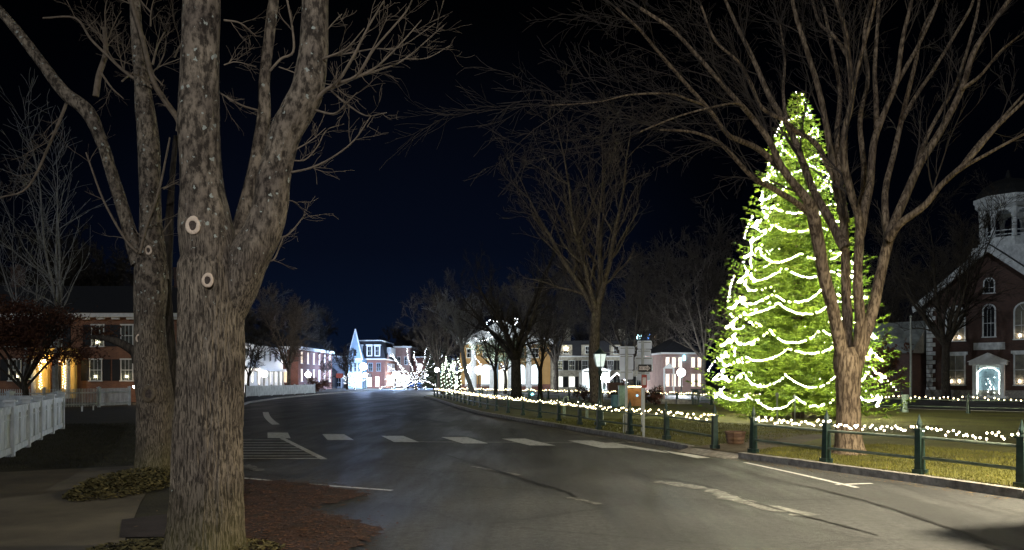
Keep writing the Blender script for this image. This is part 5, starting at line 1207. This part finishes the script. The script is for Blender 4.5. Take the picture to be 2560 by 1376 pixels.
t = thing('crib_shelter', 'small gabled shelter outlined with white bulbs before the fieldstone house', 'shelter', (at(1540,70), 70, GZ)); mb = MB(); mb.box(-.75,-.65,-.5,.6,0,1.3); mb.box(.65,.75,-.5,.6,0,1.3); mb.box(-.75,.75,.55,.6,0,1.299); mb.build('wall', M_brickp, t); mb = MB(); mb.poly([(-.95,-.6,1.25),(0,-.6,2.1),(.95,-.6,1.25),(-.95,-.6,1.17),(0,-.6,2.02),(.95,-.6,1.17)]+[(-.95,.7,1.25),(0,.7,2.1),(.95,.7,1.25),(-.95,.7,1.17),(0,.7,2.02),(.95,.7,1.17)], [(0,3,4,1),(1,4,5,2),(6,7,10,9),(7,8,11,10),(0,1,7,6),(1,2,8,7),(3,9,10,4),(4,10,11,5),(0,6,9,3),(2,5,11,8)]); mb.build('roof', M_wood, t)
light_string('white bulbs outlining the gable of the little shelter', [np.array([at(1540,70)-.98+i*.049, 69.36, GZ+1.28+.86*(i/20)]) for i in range(20)]+[np.array([at(1540,70)+i*.049, 69.36, GZ+2.14-.86*(i/20)]) for i in range(20)], .05, M_cool)
def bench(label, x, y, rz=0):
    t = thing('park_bench', label, 'bench', (x, y, GZ), rz)
    mb = MB(); [mb.box(-.75,.75,-.02+i*.11,.07+i*.11,.44,.47) for i in range(4)]; mb.build('seat', M_greenpaint, t)
    mb = MB(); [mb.box(-.7+i*.14,-.63+i*.14,.42,.45,.5,.9) for i in range(11)]; mb.box(-.75,.75,.415,.455,.901,.96); mb.build('backrest', M_greenpaint, t)
    for x_ in (-.72,.66):
        for y_, hh in ((0,.439),(.40,.95)): mb = MB(); mb.box(x_,x_+.05,y_,y_+.04,0,hh if y_ == 0 else .439); mb.build('leg', M_greenpaint, t)
bench('dark bench standing left of the spruce foot near the brick house', at(1761,50), 50, R(10))
t = thing('waste_basket', 'dark slatted waste basket beside the bench', 'bin', (at(1739,49), 49, GZ)); mb = MB()
for i in range(14): a = 2*PI*i/14; mb.bar((.2*math.cos(a),.2*math.sin(a),.0),(.23*math.cos(a),.23*math.sin(a),.75), .035)
mb.lathe([(.25,.751),(.25,.79),(.18,.9),(.03,.95)], n=14); mb.build('basket', M_greenpaint, t)
for i, (a_, b_, D, hh, lab) in enumerate(((1642,1690,51,.28,'left pale granite block of the low memorial'),(1690,1742,50.5,.30,'middle pale granite block of the low memorial'),(1775,1800,50,.3,'right pale granite block beyond the bench'))):
    mb = MB(); w_ = (b_-a_)/F*D; mb.prism([(-w_/2,-.3,0),(w_/2,-.3,0),(w_/2,.3,0),(-w_/2,.3,0)], [(-w_/2+.03,-.27,hh),(w_/2-.03,-.27,hh),(w_/2-.03,.27,hh),(-w_/2+.03,.27,hh)]); o = mb.build('granite_block', M_granite); o.location = (at((a_+b_)/2,D), D, GZ); tag(o, lab, 'stone block')
t = thing('flag', 'small striped flag on a slanted stick above the memorial', 'flag', (at(1653,54), 54, GZ)); mb = MB(); mb.bar((0,0,0),(.35,0,1.25), .03); mb.build('stick', M_metal, t)
mb = MB(); n = 7
for i in range(n):
    for j in range(5): mb.v.append((-.32+.48*j/4+.1*i/n, .04*math.sin(j*1.7+i*.3), 1.12-.85*i/(n-1)-.10*(4-j)/4))
for i in range(n-1):
    for j in range(4): mb.f.append((i*5+j, i*5+j+1, (i+1)*5+j+1, (i+1)*5+j))
def flag_mat():
    m, nt, b = node_mat('striped flag cloth'); N = nt.nodes; L = nt.links; tc = N.new('ShaderNodeTexCoord'); w = N.new('ShaderNodeTexWave'); w.bands_direction = 'X'; w.inputs['Scale'].default_value = 2.8; w.inputs['Distortion'].default_value = .3
    L.new(tc.outputs['Object'], w.inputs[0]); c = N.new('ShaderNodeValToRGB'); c.color_ramp.interpolation = 'CONSTANT'; c.color_ramp.elements[0].color = (.45,.05,.05,1); c.color_ramp.elements[1].position = .5; c.color_ramp.elements[1].color = (.7,.66,.6,1); L.new(w.outputs[0], c.inputs[0]); L.new(c.outputs[0], b.inputs['Base Color']); return m
o = mb.build('cloth', flag_mat(), t); o.modifiers.new('thickness', 'SOLIDIFY').thickness = .006
for i, (px, lab) in enumerate(((1283.5,'left small cyan path light among the far fence posts'),(1331,'right small cyan path light among the far fence posts'))):
    t = thing('path_light', lab, 'path light', (at(px,66), 66, GZ)); mb = MB(); mb.bar((0,0,0),(0,0,.25), .04, n=8); mb.build('stem', M_greenpaint, t); mb = MB(); mb.lathe([(.10,.251),(.12,.3),(.1,.4),(.02,.44)], n=10); mb.build('head', emis('cyan light', (.15,.75,.8), 4), t)
for (px, py), lab in (((205,1021),'left low pale marker stub in the dark grass'),((233,1018),'right low pale marker stub in the dark grass')):
    x, y = G(px, py+8); mb = MB(); mb.box(-.03,.03,-.03,.03,0,.22); mb.box(-.045,.045,-.045,.045,.221,.25); o = mb.build('marker_stub', M_white); o.location = (x, y, 0); tag(o, lab, 'marker')
# parked car, and an unseen van added to cast a shadow
def car(label, x, y, rz, col):
    t = thing('parked_car', label, 'car', (x, y, 0), rz); pm = mat('car paint '+label[:8], col, .25, col, 3, spec=.6)
    pr = [(-2.1,.35),(-2.15,.75),(-1.9,.95),(-1.2,1.0),(-.7,1.42),(.7,1.45),(1.4,1.02),(2.05,.9),(2.15,.6),(2.1,.35)]
    mb = MB(); mb.prism([(a,-.85,z) for a, z in pr], [(a,.85,z) for a, z in pr]); o = mb.build('body', pm, t); bv = o.modifiers.new('b', 'BEVEL'); bv.width = .08; bv.segments = 2
    mb = MB(); mb.prism([(-1.1,-.855,1.02),(-.66,-.855,1.36),(.66,-.855,1.38),(1.2,-.855,1.04)], [(-1.1,.855,1.02),(-.66,.855,1.36),(.66,.855,1.38),(1.2,.855,1.04)]); mb.build('window', M_glass, t)
    for a in (-1.35, 1.35):
        for b in (-.82, .62):
            mb = MB(); ring = [(a+.33*math.cos(2*PI*i/16), b, .33+.33*math.sin(2*PI*i/16)) for i in range(16)]; mb.prism(ring, [(p[0], b+.2, p[2]) for p in ring]); mb.build('wheel', M_black, t)
def van(label, x, y, rz):
    t = thing('unseen_shadow_van', label, 'van', (x, y, 0), rz); pr = [(-2.4,.35),(-2.45,1.9),(-2.3,2.15),(1.2,2.15),(1.85,1.3),(2.5,1.1),(2.6,.5),(2.5,.35)]
    mb = MB(); mb.prism([(a,-.95,z) for a, z in pr], [(a,.95,z) for a, z in pr]); o = mb.build('body', mat('dark van paint', (.05,.05,.055), .3), t); bv = o.modifiers.new('b', 'BEVEL'); bv.width = .07; bv.segments = 2
    mb = MB(); mb.prism([(.3,-.96,1.3),(.3,-.96,1.9),(1.15,-.96,1.9),(1.65,-.96,1.3)], [(.3,.96,1.3),(.3,.96,1.9),(1.15,.96,1.9),(1.65,.96,1.3)]); mb.build('window', M_glass, t)
    for a in (-1.5, 1.6):
        for b in (-.93, .71):
            mb = MB(); ring = [(a+.36*math.cos(2*PI*i/16), b, .36+.36*math.sin(2*PI*i/16)) for i in range(16)]; mb.prism(ring, [(p[0], b+.22, p[2]) for p in ring]); mb.build('wheel', M_black, t)
van('dark van added unseen at the near kerb to cast the road shadow', 7.45, 6.6, R(288))  # van put in out of view as blocker for the road shadow
car('dark blue car parked at the far end of the street', -18.6, 150, R(75), (.03,.05,.10))

# ------------------------------------------------------------------ background trees
bare_tree('big bare tree with a broad crown in the middle of the common', at(1491,55), 55, 19.2, .42, 6.6, .60, 21, M_barkgrey, 3, 6, minr=.009, nchild=4, up=.35)
bare_tree('dark multi limbed tree left of the big central tree', at(1290,59), 59, 11.5, .42, 3.2, .85, 33, M_barkdark, 3, 5, minr=.008, nchild=3)
bare_tree('small dark forked tree before the end of the ochre hall', at(1350,62), 62, 8, .20, 2.4, .8, 35, M_barkdark, 3, 3, minr=.009, nchild=3)
bare_tree('thin dark tree between the globe lamp and the dark limbed tree', at(1238,60), 60, 6.5, .15, 2.4, .75, 37, M_barkdark, 3, 3, minr=.008, nchild=3)
bare_tree('pale leaning young tree left of the ochre hall', at(1184,64), 64, 8.6, .19, 4.4, .7, 39, M_barkbirch, 3, 5, lean=(-.22,0), minr=.010)
bare_tree('dark bare tree standing before the church front', at(2365,60), 60, 15, .30, 4.6, .8, 41, M_barkdark, 3, 7, minr=.011)
bare_tree('pale birch with a forked stem above the orange house fence', at(140,46), 46, 16, .17, 4.5, .40, 43, M_barkbirch, 2, 3, lean=(.05,0), minr=.010, nchild=2)
bare_tree('second pale birch at the left edge', at(66,48), 48, 13, .12, 4.0, .5, 45, M_barkbirch, 2, 3, minr=.010, nchild=2)
bare_tree('bare street tree between the white and red brick houses', at(722,112), 112, 13, .28, 3.0, .65, 47, M_barkgrey, 3, 7, minr=.02)
bare_tree('low bare tree by the big trunk before the white house', at(622,84), 84, 7.5, .16, 2.2, .8, 49, M_barkdark, 3, 5, minr=.014)
bare_tree('young bare tree before the steep white gable', at(868,135), 135, 7, .15, 2.4, .6, 51, M_barkdark, 3, 5, minr=.016)
bare_tree('bare shrubby tree right of the red brick house', at(800,140), 140, 7.5, .16, 1.6, .9, 52, M_barkdark, 3, 7, minr=.018)
bg = [(1390,96,15,53),(1580,100,17,55),(1660,108,18,57),(1760,90,17,59),(1840,98,18,61),(1095,118,14,63),(1150,125,16,65),(1240,128,15,67),(1330,124,16,69),(1480,130,17,71),(2190,88,15,77),(2250,95,16,79),(2420,105,20,81)]
names = ['first','second','third','fourth','fifth','sixth','seventh','eighth','ninth','tenth','eleventh','twelfth','thirteenth']
place = ['above the fieldstone house gable','behind the route sign clusters','above the pinkish brick house roof','left of the spruce behind the bench','right behind the upper spruce','at the bend behind the wrapped trunks','at the left corner behind the ochre hall','over the left half of the ochre hall','over the right half of the ochre hall','behind the tall central tree','right of the elm trunk above the grey barn','behind the flagpole','behind the church tree']
for (px, D, hh, sd), pl in zip(bg, place):
    bare_tree('dim bare tree '+pl, at(px,D), D, hh, .3, hh*.25, .75, sd, M_barkdim, 3, 7, group='dim bare trees beyond the common', minr=.018, nchild=5)
bgl = [(30,74,15,91,'over the left end of the orange house'),(120,78,16,92,'over the porch of the orange house'),(215,80,15,93,'over the middle of the orange house'),(300,84,17,94,'over the right end of the orange house'),(640,135,16,95,'over the white house roof'),(700,150,17,96,'between the white and brick house roofs'),(770,165,17,97,'over the brick house chimney'),(1005,200,14,98,'behind the brick parapet'),(1045,190,15,99,'behind the wrapped tree')]
for px, D, hh, sd, pl in bgl:
    bare_tree('dim bare tree '+pl, at(px,D), D, hh*.93, .26, hh*.22, .8, sd, M_barkdark if D < 90 else M_barkdim, 3, 7, group='dim bare trees behind the houses', minr=.024, nchild=6)
# oak that keeps its dead leaves, left
def leafy(label, x, y, z0, cz, rx, ry, rz_, n, size, m, tr=.14, seed=1, name='leafy_tree', barkm=None, stem=True, th=1.6):
    t = thing(name, label, 'tree' if stem else 'shrub', (x, y, z0)); rnd = random.Random(seed); W = Wood()
    W.limb([(0,0,-.1),(.1,0,th*.5),(-.05,0,th)], [tr*1.2,tr,tr*.8], 10, 4, .1)
    C = Wood(); tips = []
    for k in range(9):
        az = rnd.uniform(0, 2*PI); q = Vector((math.cos(az)*rx*rnd.uniform(.4,.9), math.sin(az)*ry*rnd.uniform(.4,.9), cz+rz_*rnd.uniform(-.8,.8))); a = Vector((0,0,th*rnd.uniform(.6,1))); m1 = a.lerp(q,.5)+Vector((0,0,rnd.uniform(0,.4)))
        W.limb([tuple(a), tuple(m1), tuple(q)], [tr*.5,tr*.35,tr*.12], 7, 5, .1); 
        for _ in range(4): sprout(C, m1, (q-a), rx*.6, tr*.2, 2, rnd, .1, .7, 4, .2, .008)
    W.build('trunk', barkm or M_barkdark, t); 
    V = []; Fc = []; cl = [Vector((rnd.gauss(0,.45)*rx, rnd.gauss(0,.45)*ry, cz+rnd.gauss(0,.45)*rz_)) for _ in range(60)]
    for i in range(n):
        c = cl[rnd.randrange(60)]+Vector((rnd.gauss(0,.14)*rx, rnd.gauss(0,.14)*ry, rnd.gauss(0,.14)*rz_)); a = Vector((rnd.gauss(0,1),rnd.gauss(0,1),rnd.gauss(0,1))).normalized(); b = rand_perp(a, rnd); s = size*rnd.uniform(.6,1.3); k = len(V)
        V += [tuple(c-a*s), tuple(c+b*s*.5), tuple(c+a*s), tuple(c-b*s*.5)]; Fc.append((k,k+1,k+2,k+3))
    C.build('twigs', barkm or M_barkdark, t, smooth=False)
    link('crown', np_mesh('crown', np.array(V), np.array(Fc)), m, t); return t
M_deadleaf = mat('withered brown leaf', (.12,.05,.03), .8, (.05,.02,.012), 3)
leafy('low tree with withered brown leaves hiding the left of the orange house', at(60,40), 40, 0, 4.0, 3.6, 2.2, 1.5, 11000, .085, M_deadleaf, seed=5, th=1.8)
leafy('withered brown leaved shrub right of the elm trunk', at(2208,60), 60, GZ, 2.9, 1.2, 1.2, 1.8, 2500, .12, M_deadleaf, tr=.08, seed=6)
leafy('dark rounded shrub beyond the end of the far white fence', at(793,112), 112, 0, .9, 1.8, 1.5, .8, 1500, .12, M_deadleaf, tr=.06, seed=7, name='shrub', stem=False, th=.5)
leafy('brown shrub right of the plywood box', at(1636,49), 49, GZ, .45, .6, .5, .4, 1500, .05, M_deadleaf, tr=.04, seed=8, name='shrub', stem=False, th=.3)
leafy('twiggy shrub beneath the big central tree', at(1458,57), 57, GZ, .5, .8, .6, .5, 900, .05, M_deadleaf, tr=.04, seed=10, name='shrub', stem=False, th=.3)
M_everg = mat('grey green foliage', (.19,.22,.15), .8, (.09,.11,.075), 2)
leafy('broad evergreen tree draped with bulbs before the ochre hall', at(1262,92), 92, GZ, 5.2, 3.4, 2.2, 1.7, 4200, .13, M_everg, tr=.2, seed=11, th=3.0)
lp = []
def px_string(pts, D, n_per=.20, jit=.04):
    out = []
    for (a, b), (c, d) in zip(pts[:-1], pts[1:]):
        p, q = P(a, b, D), P(c, d, D); L = np.linalg.norm(q-p); n = max(1, int(L/n_per))
        for k in range(n): out.append(p+(q-p)*k/n+rng.normal(0, jit, 3))
    return out
q1 = px_string([(1180,866),(1171,852),(1176,847),(1188,846),(1200,853),(1215,850),(1230,842),(1244,838)], 89.6)
q2 = px_string([(1222,832),(1216,822),(1218,806),(1228,802),(1243,803),(1255,804)], 89.6)+px_string([(1252,806),(1262,812)], 89.7)
q3 = px_string([(1284,794),(1292,799),(1291,808),(1285,815)], 89.6)+px_string([(1298,841),(1310,841),(1320,834),(1321,825)], 89.6)
q4 = px_string([(1183,880),(1188,893),(1200,910),(1212,920),(1230,923)], 89.6)+px_string([(1255,912),(1260,922),(1243,928)], 90)
light_string('loops of white bulbs draped over the broad evergreen before the ochre hall', q1+q2+q3+q4, .055, M_cool)
# wrapped trunks at the bend and wrapped trees in town
def wrapped(label, px, D, hh, tr, seed, spread=.9, n=90, r=.07, m=None, z0=0, fork=.35, limbs=7):
    x = at(px, D); rnd = random.Random(seed); t = thing('wrapped_tree', label, 'tree', (x, D, z0)); T = Wood(); f = hh*fork
    T.limb([(0,0,-.1),(0,0,f)], [tr*1.2,tr*.9], 10, 4, .1); pts = []
    for k in range(int(f/.12)): a = k*1.9; pts.append(np.array([x+math.cos(a)*(tr+.03), D+math.sin(a)*(tr+.03), z0+k*.12]))
    for k in range(limbs):
        az = 2*PI*k/limbs+rnd.random()*.5; tl = spread*rnd.uniform(.5,1.1); d = Vector((math.cos(az)*math.sin(tl), math.sin(az)*math.sin(tl)*.6, math.cos(tl))); p = Vector((0,0,f*rnd.uniform(.75,1))); L = (hh-f)*rnd.uniform(.8,1.15); pl = [p.copy()]; 
        for i in range(5): d = (d+rand_perp(d, rnd)*.28).normalized(); p = p+d*L/5; pl.append(p.copy())
        pp, rr = T.limb([tuple(v) for v in pl], [tr*.5*(1-.15*i) for i in range(6)], 6, 4)
        Ls = np.concatenate([[0], np.cumsum(np.linalg.norm(np.diff(pp, axis=0), axis=1))]); m_ = int(Ls[-1]/.17)
        for j in range(m_):
            s = Ls[-1]*j/m_; q = np.array([np.interp(s, Ls, pp[:, c]) for c in range(3)]); pts.append(q+np.array([x, D, z0])+rng.normal(0, .05, 3)+np.array([0,-.08,0]))
    T.build('trunk', M_barkgrey, t)
    light_string('white bulbs on the '+label, pts, r, m or M_cool)
wrapped('spreading tree beside the brick parapet at the far end', 1040, 128, 8.0, .24, 3, 1.45, r=.05, limbs=14, fork=.22)
wrapped('low tree before the turret house', 886, 138, 3.4, .15, 5, 1.0, r=.045, limbs=12, fork=.15)
wrapped('low tree at the far street corner', 1012, 134, 3.4, .14, 6, 1.0, r=.055, limbs=10, fork=.15)
wrapped('small tree behind the dark car', 1062, 136, 2.9, .14, 8, 1.0, r=.055, limbs=9, fork=.2)
for px, D, hh, sd, lab in ((1107,84,5.2,21,'slim trunk leftmost in the row at the bend'),(1121,82,5.6,22,'slim trunk second in the row at the bend'),(1134,80,5.0,23,'slim trunk third in the row at the bend'),(1148,78,5.4,24,'slim trunk rightmost in the row at the bend')):
    wrapped(lab, px, D, hh*.8, .16, sd, .3, r=.05, limbs=3, fork=.55, m=emis('greenish white bulb', (.8,1,.75), 6))
# dark evergreens round the bend
for px, D, hh, sd, lab in ((1085,128,9.5,31,'dark evergreen left of the wrapped trunks'),(1112,120,7.5,32,'dark evergreen behind the wrapped trunks')):
    t = thing('evergreen_tree', lab, 'tree', (at(px,D), D, 0)); V, Fc = spruce_foliage(lambda z, hh=hh: max(.05, (hh-z)*.28), hh-.1, .8, sd, dz=.5, per=9, bl=.3, wd=.14); link('crown', np_mesh('crown', V, Fc), M_everg, t); W = Wood(); W.limb([(0,0,-.1),(0,0,hh*.5),(0,0,hh*.95)], [.2,.12,.03], 8, 3); W.build('trunk', M_barkdark, t)

# ------------------------------------------------------------------ out of frame street lamps that light the foreground
def cobra(label, x, y, h, ax, ay, power, col, rad=.18, spot=None):
    t = thing('street_lamp', label, 'street lamp', (x, y, 0)); mb = MB(); mb.lathe([(.12,-.1),(.1,1),(.07,h)], n=12); mb.bar((0,0,h-.1),(ax,ay,h+.25), .07, n=8); mb.build('post', M_metal, t)
    mb = MB(); mb.box(ax-.15,ax+.15,ay-.3,ay+.3,h+.2,h+.34); mb.build('head', M_metal, t)
    l = bpy.data.lights.new('lamp', 'SPOT' if spot else 'POINT')
    if spot: l.spot_size = R(spot); l.spot_blend = 1.0
    l.energy = power; l.color = col; l.shadow_soft_size = rad; o = bpy.data.objects.new('lamp', l); COL.objects.link(o); o.parent = t; o.location = (ax, ay, h)
cobra('street lamp off to the right of the near fence', 9.9, 8.2, 6.4, -1.0, .4, 5200, (1.0,.87,.60), rad=.5, spot=168)
cobra('street lamp behind the viewer on the road side', 3.6, -7.5, 7.6, -1.4, .3, 1700, (1.0,.97,.95))

# ------------------------------------------------------------------ sky, added fill sun, camera
wd = bpy.data.worlds.new('World'); sc.world = wd; wd.use_nodes = True; nt = wd.node_tree; N = nt.nodes; L = nt.links
bg_ = N['Background']; tc = N.new('ShaderNodeTexCoord'); sp = N.new('ShaderNodeSeparateXYZ'); L.new(tc.outputs['Generated'], sp.inputs[0])
cr = N.new('ShaderNodeValToRGB'); e = cr.color_ramp.elements; e[0].position = 0.0; e[0].color = (.0009,.0021,.0062,1); e[1].position = .42; e[1].color = (.00018,.00026,.00045,1)
el = e.new(.16); el.color = (.00045,.0009,.0026,1); L.new(sp.outputs[2], cr.inputs[0]); 
dt = N.new('ShaderNodeVectorMath'); dt.operation = 'DOT_PRODUCT'; dt.inputs[1].default_value = tuple(Vector((-.16,1,.10)).normalized()); L.new(tc.outputs['Generated'], dt.inputs[0])
dm_ = N.new('ShaderNodeMapRange'); dm_.interpolation_type = 'SMOOTHSTEP'; dm_.inputs[1].default_value = .90; dm_.inputs[2].default_value = 1.0; dm_.inputs[3].default_value = .35; dm_.inputs[4].default_value = 1.4; L.new(dt.outputs['Value'], dm_.inputs[0])
L.new(cr.outputs[0], bg_.inputs[0]); L.new(dm_.outputs[0], bg_.inputs[1])
s = bpy.data.lights.new('fill_sun', 'SUN'); s.energy = .20; s.angle = R(.5); s.color = (.85,.92,1.0); so = bpy.data.objects.new('fill_sun', s); COL.objects.link(so); so.rotation_euler = Vector((.5,.75,-.42)).to_track_quat('-Z','Y').to_euler()  # unseen fill, aimed to brighten background trees and the church front
cam = bpy.data.cameras.new('camera'); cam.sensor_width = 36; cam.lens = 36*F/2560; cam.shift_y = (HOR-688)/2560; cam.clip_end = 2000; cam.clip_start = .05
co = bpy.data.objects.new('camera', cam); COL.objects.link(co); co.location = (0,0,EYE); co.rotation_euler = (PI/2,0,0); sc.camera = co
sc.view_settings.view_transform = 'Standard'; sc.view_settings.look = 'None'; sc.view_settings.exposure = 1.3; sc.view_settings.gamma = 1
cy = sc.cycles; cy.use_denoising = True; cy.max_bounces = 5; cy.diffuse_bounces = 2; cy.glossy_bounces = 2; cy.transmission_bounces = 2; cy.sample_clamp_indirect = 2.0; cy.sample_clamp_direct = 0; cy.use_light_tree = True
cy.caustics_reflective = False; cy.caustics_refractive = False
